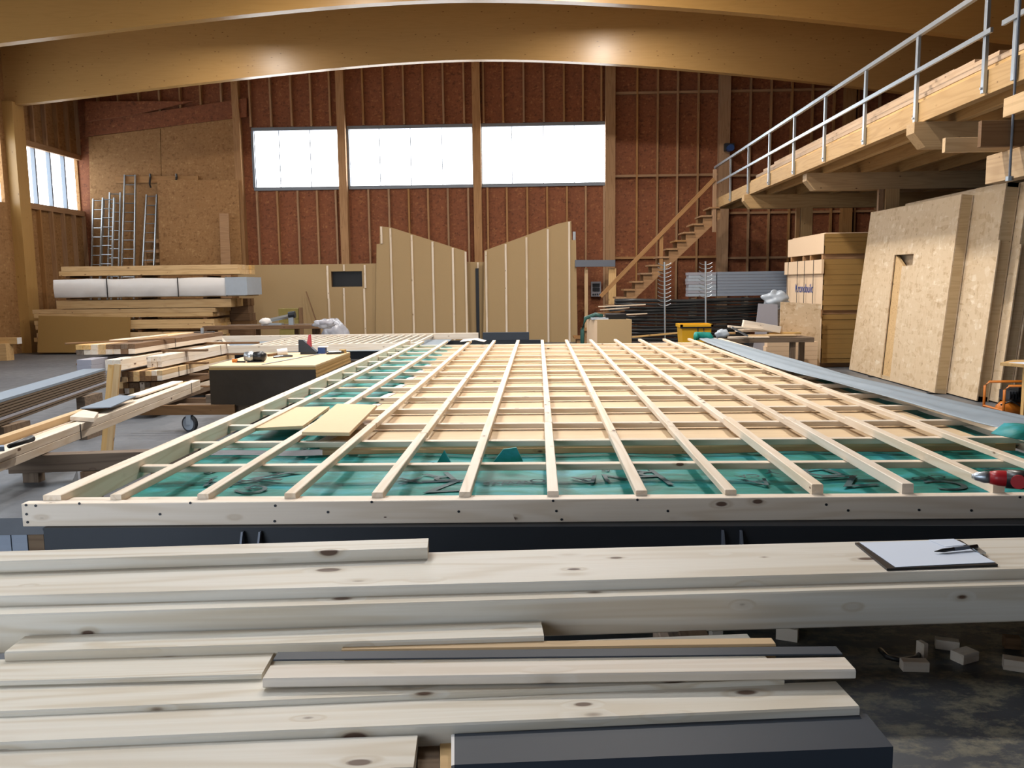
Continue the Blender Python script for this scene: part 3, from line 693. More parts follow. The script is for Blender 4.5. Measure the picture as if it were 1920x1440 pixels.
# ================================================================ LEFT SIDE
def bundle(name, label, cat, A, B, far, z, h, n, rows, mat, straps=(), length=None, group=None, jit=.03, spread=0):
    """strapped bundle of battens: near end from A to B at height z, running towards far"""
    A, B = V((A.x, A.y, z)), V((B.x, B.y, z)); d = V((far.x-B.x, far.y-B.y, 0)); L = length or d.length; d = d.normalized()
    across = V((B.x-A.x, B.y-A.y, 0)); nrm = V((d.y, -d.x, 0)); wd = across.dot(nrm); cw, ch = wd/n, h/rows
    t = thing(name, label, cat, (A.x, A.y, z-h), group)
    for r in range(rows):
        for k in range(n):
            p = A + nrm*(cw*(k+.5)) + d*(random.uniform(0, jit)+across.dot(d)*(k+.5)/n)
            q = p + d*(L-random.uniform(0, jit))
            beam('batten', V((p.x, p.y, z-ch*r)), V((q.x, q.y, z-ch*r)), cw*.985, ch*.98, random.choice(mat) if isinstance(mat, list) else mat, t, 'top', c=.002)
    for s in straps:
        p0 = A+d*(L*s)+nrm*(-.003)+V((0, 0, .003)); p1 = p0+nrm*(wd+.006)
        e = d*.012; q = MB()
        ring = [p0, p1, p1-V((0, 0, h+.006)), p0-V((0, 0, h+.006))]
        for a, b in zip(ring, ring[1:]+ring[:1]): q.add([a, b, b+e, a+e], [(0, 1, 2, 3)])
        obj('strap', q, BLACK, t)
    return t
# strapped timbers lying towards the left edge
z1 = .75
A, B = PZ(0, 851, z1), PZ(375, 712, z1); d1 = (B-A).normalized(); n1 = V((-d1.y, d1.x, 0))
wl1 = (PZ(0, 816, .785)-A).dot(n1)
t = thing('timber_bundle', 'strapped timber bundle at the left edge with tools and offcuts on it', 'timber bundle', A-V((0, 0, .11)))
A0_ = A-d1*.35
beam('timber', A0_, B, .09, .054, FRAMEW, t, 'top', side=1); beam('timber', A0_-V((0, 0, .056)), B-V((0, 0, .056)), .09, .054, FRAMEW, t, 'top', side=1)
for k in range(5):
    a = A0_+n1*(.095+(wl1-.17)/5*k)-V((0, 0, .012+.004*(k % 2))); L_ = (B-A0_).length*(1 if k in (0, 3) else .93+.01*k)
    beam('batten', a, a+d1*L_, (wl1-.17)/5*.97, .09, WARM if k % 2 else FRAMEW, t, 'top', side=1)
a = A0_+n1*(wl1-.06)+V((0, 0, .035)); beam('timber', a, a+d1*(B-A0_).length*.55, .06, .14, WARM, t, 'top', side=1)
a = A0_+n1*(wl1-.06)+d1*(B-A0_).length*.56; beam('timber', a, a+d1*(B-A0_).length*.42, .06, .1, FRAMEW, t, 'top', side=1)
for s in (.33, .93):
    p = A0_+d1*((B-A0_).length*s)-n1*.002; obj('strap', MB().hexa([p+V((0, 0, -.112)), p+d1*.012+V((0, 0, -.112)), p+d1*.012+n1*.003+V((0, 0, -.112)), p+n1*.003+V((0, 0, -.112))], [p+V((0, 0, .003)), p+d1*.012+V((0, 0, .003)), p+d1*.012+n1*.003+V((0, 0, .003)), p+n1*.003+V((0, 0, .003))]), BLACK, t)
tag(flat_px('slate_sheet', [(150, 765), (208, 763), (255, 742), (222, 741)], .80, .008, SLATE), 'thin slate-grey sheet lying on the left timber bundle', 'sheet')
tag(flat_px('plank_offcut', [(131, 781), (176, 784), (184, 773), (155, 768)], .785, .03, FRAMEW), 'short pale plank offcut on the left timber bundle', 'offcut')
tag(timber_px('batten', (262, 741), (343, 714), .775, (330, 712), None, WHITE, h=.02), 'thin loose batten on the far end of the left timber bundle', 'batten')
p0, p1 = PZ(2, 842, .80), PZ(60, 822, .80); t = thing('screwdriver', 'black handled tool lying on the left timber bundle', 'tool', p0)
obj('handle', MB().tube([p0.lerp(p1, .25), p0.lerp(p1, .7), p1], [.014, .018, .022], 10), BLACK, t, smooth=True); obj('head', MB().tube([p0-V((.1, .03, 0)), p0.lerp(p1, .1)], .02, 10), ANTHL, t)

# cross bearer trestle under the bundle
zt = .636; A, B = PZ(20, 853, zt), PZ(374, 841, zt); t = thing('trestle', 'stained brown trestle under the left timber bundle', 'trestle', (A.x, A.y, 0))
beam('bearer', A, B, .1, .12, DUSTY, t, 'top')
for px in (60, 168, 300):
    p = PZ(px, 850, zt); beam('leg', (p.x, p.y, 0 if px > 150 else .441), (p.x, p.y, .515), .11, .08, BROWN if px == 168 else DUSTY, t, 'c', up=(0, -1, 0))

# stacked sheets behind
z2 = .75; A, B = PZ(0, 750, z2), PZ(200, 690, z2); d2 = (B-A).normalized(); n2 = V((-d2.y, d2.x, 0))
t = thing('sheet_stack', 'stack of brown-edged panels with a grey top sheet at the left edge', 'sheet stack', A-V((0, 0, .24)))
for k in range(9):
    a = A-d2*(1.2+random.uniform(0, .03)); L_ = (B-a).length+random.uniform(-.06, .0)
    beam('sheet', a-V((0, 0, .027*k)), a-V((0, 0, .027*k))+d2*L_, .24+random.uniform(-.03, .0) if k else .26, .024 if k in (0, 6) else .019, SLATE if k == 0 else (GREYB if k == 6 else PANEL_S), t, 'top', side=1, c=0)
for s in (.3, .8):
    p = (A-d2*1.2).lerp(B, s); obj('bearer', MB().box(p.x-.05, p.x+.05, p.y-.1, p.y+.3, 0, z2-.245), DUSTY, t)
for i, (xa, xb, lb) in enumerate(((190, 209, 'left of the two short planks leaning at the end of the panel stack'), (199, 221, 'right of the two short planks leaning at the end of the panel stack'))):
    a, b = PY(xa, 765, 8.75-.08*i), PY(xb, 684-i, 8.85-.08*i); a.z = 0
    tag(beam('leaning_plank', a, b, .065, .035, WARM, None, 'c', up=(0, -1, 0)), lb, 'plank', 'leaning planks')

# stacked batten bundles
mix = [FRAMEW, WARM, BROWN, WARM, BROWN, DUSTY, FRAMEW]
bundle('batten_bundle', 'topmost wide batten bundle of the stack with a thin stick across it', 'batten bundle', PZ(140, 647, 1.0), PZ(252, 645, 1.0), PZ(417, 622, 1.0), 1.0, .135, 8, 2, mix, (.45,), group='stacked batten bundles')
bundle('batten_bundle', 'narrow batten bundle in the second layer, leftmost', 'batten bundle', PZ(142, 675, .83), PZ(169, 675, .83), PZ(344, 645, .83), .83, .15, 2, 2, [WHITE, GREYB], (), group='stacked batten bundles')
bundle('batten_bundle', 'narrow batten bundle in the second layer, middle', 'batten bundle', PZ(197, 675, .83), PZ(224, 675, .83), PZ(415, 640, .83), .83, .14, 2, 1, [WHITE, WARM], (), group='stacked batten bundles')
bundle('batten_bundle', 'narrow batten bundle in the second layer, right with white ends', 'batten bundle', PZ(272, 669, .83), PZ(302, 668, .83), PZ(427, 645, .83), .83, .15, 3, 2, [WHITE, FRAMEW], (.9,), group='stacked batten bundles')
bundle('batten_bundle', 'wide batten bundle in the third layer of the stack', 'batten bundle', PZ(215, 698, .65), PZ(303, 695, .65), PZ(440, 663, .65), .65, .135, 8, 2, mix, (.25, .35), group='stacked batten bundles')
bundle('batten_bundle', 'wide batten bundle in the fourth layer of the stack', 'batten bundle', PZ(210, 719, .485), PZ(300, 716, .485), PZ(440, 680, .485), .485, .15, 9, 2, mix, (), group='stacked batten bundles')
bundle('batten_bundle', 'wide batten bundle at the bottom of the stack', 'batten bundle', PZ(210, 745, .31), PZ(300, 742, .31), PZ(440, 700, .31), .31, .15, 8, 2, mix, (), group='stacked batten bundles')
pc = PZ(300, 712, .5)
for i, (zz, lb) in enumerate(((.155, 'lowest spacer timber under the batten stack'), (.332, 'spacer timber above the bottom bundle'), (.512, 'spacer timber above the fourth-layer bundle'), (.677, 'spacer timber above the third-layer bundle'), (.862, 'spacer timber under the topmost bundle'))):
    h_ = (.155, .02, .025, .025, .03)[i]
    a, b = PZ(215, 690, .65), PZ(345, 690, .65); y = a.y+.5
    tag(beam('spacer', (a.x-.75*(i > 2)-.05, y, zz), (b.x+.1, y, zz), .09, h_, BROWN, None, 'top'), lb, 'spacer', 'spacers in the batten stack')
    tag(beam('spacer', (a.x-.35*(i > 2)-.05, y+1.5, zz), (b.x+.35, y+1.5, zz), .09, h_, BROWN, None, 'top'), lb+', far one', 'spacer', 'spacers in the batten stack')
for (x0, y0, x1, y1, w, lb) in ((122, 643, 328, 633, .05, 'thin dark stick lying across the topmost batten bundle'), (210, 637, 310, 627, .09, 'loose narrow board on the topmost batten bundle, farther back'), (240, 638, 268, 637, .05, 'small dark scrap on the topmost batten bundle')):
    a, b = PZ(x0, y0, 1.025), PZ(x1, y1, 1.025); tag(beam('loose_board', a, b, w, .02, BROWN if w < .06 else FRAMEW), lb, 'board')
p = PZ(375, 624, 1.02); t = thing('clamp', 'small dark clamp on the far end of the topmost bundle', 'clamp', p)
obj('bar', MB().tube([p+V((-.1, 0, .01)), p+V((.22, .05, .01))], .012, 6), BLACK, t); obj('jaw', MB().box(p.x+.02, p.x+.06, p.y-.02, p.y+.02, p.z-.01, p.z+.08), GALV, t)

# ---- chipboard stack on a cart with tools
zs = .81; A, B, Cc = PZ(392, 686, zs), PZ(592, 685, zs), PZ(657, 660, zs); Dd = A+(Cc-B)
cart = thing('chipboard_pallet', 'film-wrapped chipboard stack with bare sheets on top', 'chipboard stack', (A.x, A.y, .45))
for k in range(7):
    j = [V((random.uniform(-.008, .008), random.uniform(-.008, .008), 0)) for _ in range(1)][0]
    top = [p+j-V((0, 0, .021*k)) for p in (A, B, Cc, Dd)]; obj('sheet', MB().hexa([p-V((0, 0, .019)) for p in top], top), MDF if k == 0 else CHIP, cart)
top = [p-V((0, 0, .148)) for p in (A, B, Cc, Dd)]
obj('wrapped_sheets', MB().hexa([V((p.x, p.y, .34)) for p in top], top), FILM, cart)
off = (B-A).normalized()
# film pulled up over the front
fr = [A-V((0, .008, .05)), B-V((0, .008, .05))]
obj('film', MB().add([fr[0], fr[1], V((fr[1].x, fr[1].y, .33)), V((fr[0].x, fr[0].y, .33))], [(0, 1, 2, 3)]), FILM, cart)
ct = thing('transport_cart', 'low wooden transport cart on castors under the chipboard stack', 'cart', (A.x, A.y, 0))
yA = A.y
for dy in (.1, 1.0, 1.9):
    beam('bearer', (A.x-.45, yA+dy, .335), (B.x+.2+dy*.1, yA+dy, .335), .1, .11, DUSTY, ct, 'top')
p = PY(228, 777, yA-.35); beam('frame_board', (p.x, yA-.02, .34), (A.x+.3, yA-.02, .34), .04, .12, BROWN, ct, 'top')
for (x, y) in ((A.x-.3, yA+.06), (B.x, yA+.1), (A.x-.2, yA+1.9), (B.x+.2, yA+1.9)):
    w_ = obj('castor', MB().tube([(x-.008, y-.025, .1), (x+.008, y+.025, .1)], .1, 24), RUBBER, ct)
    obj('wheel_disc', MB().tube([(x-.01, y-.03, .1), (x+.01, y+.03, .1)], .078, 20), LBLUE, w_); obj('fork', MB().box(x-.03, x+.03, y-.042, y-.034, .09, .225).box(x-.03, x+.03, y+.034, y+.042, .09, .225).box(x-.05, x+.05, y-.05, y+.05, .21, .225), GALV, w_)
zz = zs
def on(px, py, dz=0): return PZ(px, py, zz)+V((0, 0, dz))
p = on(478, 679); t = thing('power_tool', 'black and silver power tool lying on the chipboard stack', 'power tool', p)
obj('motor', MB().tube([p+V((-.12, 0, .07)), p+V((-.04, 0, .07)), p+V((0, 0, .07))], [.06, .07, .05], 14), ALU, t, smooth=True); obj('body', MB().tube([p+V((-.02, 0, .07)), p+V((.08, .02, .07)), p+V((.13, .02, .06))], [.055, .07, .05], 14), BLACK, t, smooth=True); obj('foot', MB().box(p.x-.08, p.x+.1, p.y-.05, p.y+.05, p.z, p.z+.012), BLACK, t)
p = on(442, 680); t = thing('hand_saw', 'small tool with orange handle at the left edge of the chipboard stack', 'tool', p); obj('blade', MB().box(p.x, p.x+.12, p.y-.01, p.y+.01, p.z, p.z+.02), BLACK, t); obj('handle', MB().tube([p+V((-.04, 0, .025)), p+V((.02, 0, .025))], .022, 8), ORANGE, t)
p = on(512, 668); t = thing('mallet', 'white headed mallet on the chipboard stack', 'mallet', p); obj('head', MB().tube([p+V((.05, .02, .05)), p+V((.17, .08, .06))], .045, 12), WRAP, t); obj('handle', MB().tube([p+V((-.06, -.05, .02)), p+V((.11, .05, .03))], .018, 8), BROWN, t)
p = on(532, 670); t = thing('clamp', 'open black bar clamp on the chipboard stack', 'clamp', p); obj('bar', MB().tube([p+V((-.1, -.12, .015)), p+V((.1, .05, .015)), p+V((.02, .12, .015)), p+V((-.12, .04, .015))], .013, 6), BLACK, t); obj('screw', MB().tube([p+V((-.1, -.12, .02)), p+V((.0, -.03, .02))], .012, 6), GALV, t)
p = on(578, 664); t = thing('nail_gun', 'red and black nail gun standing on the chipboard stack', 'nail gun', p)
obj('foot', MB().box(p.x-.1, p.x+.13, p.y-.04, p.y+.04, p.z, p.z+.03), BLACK, t); obj('body', MB().hexa([V((p.x-.12, p.y-.05, p.z+.03)), V((p.x+.13, p.y-.05, p.z+.03)), V((p.x+.13, p.y+.05, p.z+.03)), V((p.x-.12, p.y+.05, p.z+.03))], [V((p.x-.12, p.y-.04, p.z+.2)), V((p.x-.06, p.y-.04, p.z+.2)), V((p.x-.06, p.y+.04, p.z+.2)), V((p.x-.12, p.y+.04, p.z+.2))]), STEEL, t); obj('magazine', MB().hexa([V((p.x-.02, p.y-.03, p.z+.1)), V((p.x+.05, p.y-.03, p.z+.08)), V((p.x+.05, p.y+.03, p.z+.08)), V((p.x-.02, p.y+.03, p.z+.1))], [V((p.x+.02, p.y-.02, p.z+.27)), V((p.x+.045, p.y-.02, p.z+.27)), V((p.x+.045, p.y+.02, p.z+.27)), V((p.x+.02, p.y+.02, p.z+.27))]), RED, t)
p = on(606, 663); t = thing('screw_box', 'small dark blue box with white lid on the chipboard stack', 'box', p); obj('box_body', MB().box(p.x-.06, p.x+.04, p.y-.05, p.y+.05, p.z, p.z+.09), BLUEP, t); obj('lid', MB().box(p.x-.06, p.x+.07, p.y-.05, p.y+.08, p.z+.09, p.z+.1), WRAP, t)
p = on(627, 664); t = thing('clamp', 'second black clamp near the far corner of the chipboard stack', 'clamp', p); obj('bar', MB().tube([p+V((-.1, -.05, .015)), p+V((.08, .0, .015)), p+V((.1, .12, .015)), p+V((-.02, .1, .015))], .014, 6), BLACK, t); obj('screw', MB().tube([p+V((-.08, -.02, .03)), p+V((.08, .06, .03))], .014, 6), GALV, t)
p = on(643, 662); tag(obj('tape_roll', MB().tube([p+V((0, 0, 0)), p+V((0, 0, .05))], .05, 16), CHIP), 'brown tape roll at the far right corner of the chipboard stack', 'tape roll')
a, b = on(492, 684, .004), on(600, 664, .004); tag(beam('steel_rule', a, b, .03, .003, SLATE, None, 'bottom', c=0), 'long steel rule lying diagonally on the chipboard stack', 'ruler')

# ---- low concrete slab with blocks at the left front
sl = thing('concrete_plinth', 'low grey concrete plinth at the left, behind the front corner of the panel', 'plinth', PZ(20, 930, .44))
Pt = [PZ(-140, 974, .44), PZ(110, 970, .44), PZ(145, 878, .44), PZ(-60, 882, .44)]
obj('slab', MB().hexa([p-V((0, 0, .1)) for p in Pt], Pt), CONC, sl)
A, B = Pt[0], Pt[1]
for k in range(8):
    a = A.lerp(B, k/8); b = A.lerp(B, (k+.96)/8); obj('block', MB().box(a.x, b.x, a.y+.01, a.y+.25, .225, .338), GREYW if k % 3 else DUSTY, sl)
beam('base_board', A+V((0, 0, -.216)), B+V((0, 0, -.216)), .3, .224, DUSTY, sl, 'top', side=1)

# ================================================================ FAR LEFT: stacked timbers, ladders
YS = 22.2
def stack_row(label, x0, x1, y0, y1, mat, deep, rows, dep=.28, cat='timber bundle', yb=YS):
    A, B = PY(x0, y0, yb), PY(x1, y0, yb); zt_ = (A.z+B.z)/2; h_ = zt_-(PY(x0, y1, yb).z+PY(x1, y1, yb).z)/2
    t = thing('timber_layer', label, cat, (A.x, yb, zt_-h_), 'stacked timber layers by the left wall')
    for r in range(rows):
        for k in range(deep):
            s0, s1 = random.uniform(0, .12), random.uniform(0, .1)
            beam('timber', (A.x+s0, yb+dep*k, zt_-h_/rows*r), (B.x-s1, yb+dep*k, zt_-h_/rows*r), dep*.97, h_/rows*.97, mat, t, 'top', side=1)
    return A.x, B.x, zt_, zt_-h_
lay = [('top layer of long timbers on the stack by the left wall', 108, 452, 498, 516, WARM, 4, 2), ('layer of timbers just below the wrapped pack', 100, 434, 562, 578, WARM, 4, 1), ('long layer of timbers reaching farthest left in the stack', 60, 405, 579, 595, WARM, 4, 2), ('layer of timbers behind the leaning brown board', 62, 405, 600, 617, WARM, 4, 2), ('low layer of timbers in the stack by the left wall', 62, 405, 623, 640, WARM, 4, 2), ('bottom layer of timbers on the floor by the left wall', 66, 400, 645, 662, BROWN, 4, 2)]
zs_ = [stack_row(*a) for a in lay]
A, B = PY(100, 523, YS-.1), PY(461, 521, YS-.1)
wp = thing('wrapped_pack', 'white film-wrapped timber pack with dark straps on the left stack', 'timber pack', (A.x, YS, PY(250, 556, YS).z))
zt_, zb_ = PY(280, 522, YS-.1).z, PY(280, 556, YS-.1).z
P = []
for j in range(25):
    x = A.x+(B.x-A.x)*j/24; row = []
    prof = [(0, zb_), (-.02, zb_+.03), (-.025, (zb_+zt_)/2), (-.01, zt_-.02), (.03, zt_), (.6, zt_+.01), (1.1, zt_)]
    for i, (dy, z) in enumerate(prof): row.append((x, YS-.1+dy+.012*math.sin(j*1.7+i*2.1), z+.012*math.sin(j*.9+i)*(0 < i < 5)))
    P.append(row)
obj('film', MB().grid(P), WRAP, wp, smooth=True)
obj('timber', MB().box(A.x+.02, B.x-.05, YS-.06, YS+1.1, zb_-.02, zt_-.02), WARM, wp)
for px in (201, 334, 425):
    x = PY(px, 540, YS-.14).x; obj('strap', MB().box(x-.012, x+.012, YS-.15, YS-.14, zb_-.02, zt_+.02), BLACK, wp)
x = PY(443, 540, YS-.14).x; obj('end_film', MB().box(x-.28, x+.30, YS-.17, YS+1.0, zb_+.01, zt_+.006), LBLUE, wp)
i = 0
for zc, h_ in ((516.5, 5), (556.5, 5), (596, 4), (617.5, 5), (640.5, 4)):
    for px, sd_ in ((130, 'left'), (265, 'middle'), (388, 'right')):
        p = PY(px, zc, YS+.05); q = PY(px, zc+h_, YS+.05)
        tag(beam('spacer', (p.x-.06, YS+.08, p.z), (p.x-.06, YS+1.05, p.z), .1, max(.03, p.z-q.z), BROWN, None, 'top'), '%s spacer %s in the stack by the left wall' % (sd_, ('under the top timber layer', 'under the white wrapped pack', 'above the brown leaning board', 'in the gap above the low layer', 'in the lowest gap')[i]), 'spacer', 'spacers in the left wall stack')
    i += 1
stack_row('dark brown timber ends standing out at the right of the left stack', 405, 470, 560, 657, BROWN, 2, 7, .25, yb=23.4)
tag(poly_y('brown_board', [(70, 661), (72, 592), (244, 595), (242, 661)], 22.05, .03, FIBRE_D), 'brown fibreboard leaning against the stack by the left wall', 'board')
def ladder(label, xl, xr, yt, xl2, xr2, top=26.08):
    a, b = PY(xl, yt, top), PY(xr, yt, top); c_, d_ = PY(xl2, 497, top-.35), PY(xr2, 497, top-.35)
    def ext(t_, m): k = t_.z/(t_.z-m.z); return t_+(m-t_)*k
    e, f = ext(a, c_), ext(b, d_); t = thing('ladder', label, 'ladder', (e+f)/2, 'aluminium ladders')
    beam('rail', e, a, .035, .07, ALU, t, 'c', up=(0, -1, 0), c=.003); beam('rail', f, b, .035, .07, ALU, t, 'c', up=(0, -1, 0), c=.003)
    n_ = int((a-e).length/.285)
    for k in range(1, n_+1):
        s = 1-k*.285/(a-e).length+.05
        if 0 < s < 1: obj('rung', MB().tube([e.lerp(a, s), f.lerp(b, s)], .016, 6), ALU, t)
ladder('leftmost aluminium ladder in the corner beside the window', 175, 195, 373, 172, 190, 26.0)
ladder('second aluminium ladder from the left wall', 193, 214, 371, 188, 210, 25.85)
ladder('ladder standing behind the second one from the left', 206, 226, 361, 203, 223, 26.05)
ladder('tallest aluminium ladder, reaching the wall rail', 234, 254, 328, 229, 252, 26.05)
ladder('narrow ladder leaning nearest to the OSB sheet', 275, 294, 365, 268, 289, 26.05)
rb = thing('ladder_rail', 'wooden wall rail with dark hooks above the ladders', 'wall rail', PY(290, 337, 26.12))
a, b = PY(217, 337, 26.1), PY(372, 336, 26.1); beam('board', a, b, .05, .2, STUD, rb, 'c')
for px in (282, 331): p = PY(px, 332, 26.05); obj('hook', MB().tube([p+V((0, 0, .1)), p, p+V((0, -.08, -.2)), p+V((0, -.02, -.32))], .03, 6), BLACK, rb)
tag(poly_y('osb_sheet', [(295, 500), (295, 338), (446, 337), (454, 500)], 25.85, .02, OSBL, None, (2.6, 0)), 'large OSB sheet leaning on the far wall beside the ladders', 'OSB sheet')
tag(poly_y('grey_board', [(412, 500), (411, 400), (428, 400), (431, 500)], 25.6, .04, STUD, None, (2.6, 0)), 'narrow greyish board standing before the OSB sheet', 'board')
cr = thing('slatted_crate', 'slatted wooden crate side behind the narrow ladder', 'crate', PY(292, 497, 25.95))
for py in (452, 471, 489): a, b = PY(271, py, 25.95), PY(314, py, 25.95); beam('slat', a, b, .03, .11, STUD, cr, 'c')
a = PY(315, 432, 25.95); beam('post', (a.x, 25.93, 0), (a.x, 25.93, a.z), .07, .05, STUD, cr, 'c', up=(0, -1, 0)); a = PY(271, 445, 25.95); beam('post', (a.x, 25.93, 0), (a.x, 25.93, a.z), .06, .05, STUD, cr, 'c', up=(0, -1, 0))
a = PY(36, 638, 20.5); t = thing('timber_end', 'timber with a white end cap sticking in at the left edge', 'timber', a); beam('timber', a-V((1, 0, -.07)), a+V((0, 0, .07)), .18, .16, WARM, t, 'top'); obj('end_cap', MB().box(a.x, a.x+.01, a.y-.09, a.y+.09, a.z-.09, a.z+.07), WRAP, t)
a = PY(18, 651, 20.4); tag(beam('timber', a-V((1, 0, -.1)), a+V((0, 0, .1)), .3, a.z+.1, WARM, None, 'top'), 'stub of yellowish timber on the floor at the left edge', 'timber')

# ================================================================ FAR MIDDLE: leaning wall elements
YE = 25.0
def element(name, label, pts, bats, y=YE, hole=None, zb=0):
    P = [PY(px, py, y) for px, py in pts]
    t = thing(name, label, 'wall element', (sum(p.x for p in P)/len(P), y, 0), 'fibreboard wall elements on the far wall')
    for p in P:
        if p.z < .9: p.z = zb
    if hole:
        x0, x1, z1, z0 = PY(hole[0], 520, y).x, PY(hole[1], 520, y).x, PY(hole[0], hole[2], y).z, PY(hole[0], hole[3], y).z
        X0, X1 = min(p.x for p in P), max(p.x for p in P); Zt = max(p.z for p in P)
        for b in ((X0, x0, zb, Zt), (x1, X1, zb, Zt), (x0, x1, zb, z0), (x0, x1, z1, Zt)): obj('fibreboard', MB().box(b[0], b[1], y, y+.02, b[2], b[3]), FIBRE, t)
        obj('inner_frame', MB().box(x0-.1, x0, y+.02, y+.16, z0-.1, z1+.1).box(x1, x1+.1, y+.02, y+.16, z0-.1, z1+.1).box(x0, x1, y+.02, y+.16, z0-.1, z0).box(x0, x1, y+.02, y+.16, z1, z1+.1), BROWN, t)
        obj('back_board', MB().box(x0-.1, x1+.1, y+.16, y+.18, z0-.1, z1+.1), BLACK, t)  # black sheet behind the opening; the shade inside is its colour
    else: obj('fibreboard', MB().prism(P, (0, .02, 0)), FIBRE, t)
    for px, top, bot in bats:
        a = PY(px, top, y); b = PY(px+(bot-top)*.006, bot, y); b.z = b.z if bot < 600 else zb
        beam('batten', (a.x, y-.0, b.z), (a.x, y-.0, a.z), .055, .035, FRAMEW, t, 'bottom', up=(0, -1, 0), c=0)
    return t
element('wall_element', 'long low fibreboard wall element with a dark window opening', [(452, 635), (452, 499), (706, 494), (706, 635)], [(614, 498, 560), (617, 560, 635), (645, 496, 508), (645, 540, 635), (684, 497, 540), (683, 541, 635)], hole=(621, 679, 509, 538))
tw = element('wall_element', 'left fibreboard gable element sloping down to the right', [(704, 635), (706, 458), (712, 457), (712, 424), (735, 427), (873, 471), (880, 635)], [(715, 425, 457), (732, 428, 635), (772, 441, 635), (811, 453, 635), (849, 465, 635), (873, 472, 635)], y=YE-.1)
element('wall_element', 'narrow fibreboard strip element in the gap between the gables', [(876, 635), (876, 491), (907, 491), (907, 635)], [(896, 492, 503)], y=YE+.3)
obj('dark_slot', MB().box(PY(890, 500, YE).x, PY(896, 500, YE).x, YE+.27, YE+.295, 0, PY(890, 503, YE).z), STEEL, tw)
element('wall_element', 'right fibreboard gable element sloping up to the right', [(906, 635), (908, 470), (985, 442), (1044, 420), (1071, 414), (1072, 450), (1080, 450), (1083, 635)], [(911, 471, 635), (948, 458, 635), (987, 445, 635), (1027, 430, 635), (1067, 416, 635)], y=YE-.1)
a = PY(1077, 441, YE-.05); tag(beam('metal_bracket', (a.x, YE+.1, 0), (a.x, YE+.1, PY(1077, 434, YE).z), .08, .04, GALV, None, 'c', up=(0, -1, 0), c=0), 'upright galvanised strip behind the right gable element', 'metal strip')
a, b = PY(1078, 494, 24.9), PY(1153, 494, 24.9)
tag(obj('grey_flashing', MB().prism([(a.x, 24.8, a.z-.1), (b.x, 24.8, b.z-.09), (b.x, 24.8, b.z+.1), (a.x, 24.8, a.z+.1)], (0, .3, 0)), ANTHL), 'anthracite folded flashing lying beside the right gable element', 'metal sheet')
for px, w_, lb in ((1099, .1, 'left upright timber under the grey flashing'), (1148, .22, 'right upright timber under the grey flashing')):
    p = PY(px, 503, 25); tag(beam('upright_timber', (p.x, 25, 0), (p.x, 25, PY(px, 503, 25).z), w_, .12, WARM, None, 'c', up=(0, -1, 0)), lb, 'timber')
p = PY(1118, 542, 26.1); eb = thing('socket_box', 'grey wall socket box with dark doors beside the stairs', 'electrical box', p)
x0, x1, z0, z1 = PY(1108.5, 542, 26.1).x, PY(1127, 542, 26.1).x, PY(1118, 556, 26.1).z, PY(1118, 528, 26.1).z
obj('housing', MB().box(x0, x1, 26.1, 26.28, z0, z1), GREYB, eb)
hz = (z1-z0)
for k in (.62, .34): obj('door', MB().box(x0+.04, x1-.04, 26.09, 26.1, z0+hz*k, z0+hz*(k+.25)), STEEL, eb)
for k in range(4): obj('socket', MB().tube([(x0+.06+k*.065, 26.06, z0+hz*.15), (x0+.06+k*.065, 26.1, z0+hz*.15)], .024, 10), STEEL, eb)

# ---- second frame lying behind the chipboard stack
z6 = .60
sf = thing('wall_frame', 'second pale timber frame lying flat behind the chipboard stack', 'wall frame', PZ(600, 640, .4))
a, b = PZ(412, 630, z6), PZ(897, 624, z6); a2, b2 = PZ(462, 648, z6), PZ(790, 642, z6)
beam('rim_board', a, b, .16, .14, WHITE, sf, 'top'); beam('rim_board', a2-(b2-a2)*.1, b2, .06, .14, WHITE, sf, 'top')
beam('end_board', a2-(b2-a2)*.1, a, .06, .14, WHITE, sf, 'top')
dx = (b2-a2).normalized(); nr = 20
for k in range(nr):
    p = a2+dx*((b2-a2).length*(k/nr)); q = V((p.x+.02, a.y+(b.y-a.y)*((p.x-a.x)/(b.x-a.x)), z6-.02)); beam('rung', V((p.x, p.y, z6-.02)), q, .05, .05, WHITE, sf, 'top')
obj('membrane', MB().box(a.x+.1, b.x-.6, a2.y+.05, a.y-.05, z6-.135, z6-.13), GREYMEM, sf)
a, b = PY(905, 631, 19.6), PY(992, 631, 19.6); tag(obj('anthracite_board', MB().box(a.x, b.x, 19.6, 19.75, a.z-.09, a.z+.09), ANTH), 'short anthracite board sticking out behind the far edge of the lattice', 'board')
a, b = PZ(462, 648, .46), PZ(790, 642, .46)
for yy, lb in ((16.9, 'near dark steel support under the second frame'), (19.67, 'far dark steel support under the second frame')):
    t = thing('steel_table_beam', lb, 'steel beam', (-5, yy, 0), 'steel table beams')
    obj('girder', MB().box(-8, -1.6 if yy < 18 else .1, yy-.08, yy+.08, .26, .43), STEEL, t)
    for x in (-7.2, -2.3): obj('leg', MB().box(x-.06, x+.06, yy-.06, yy+.06, 0, .26), STEEL, t)

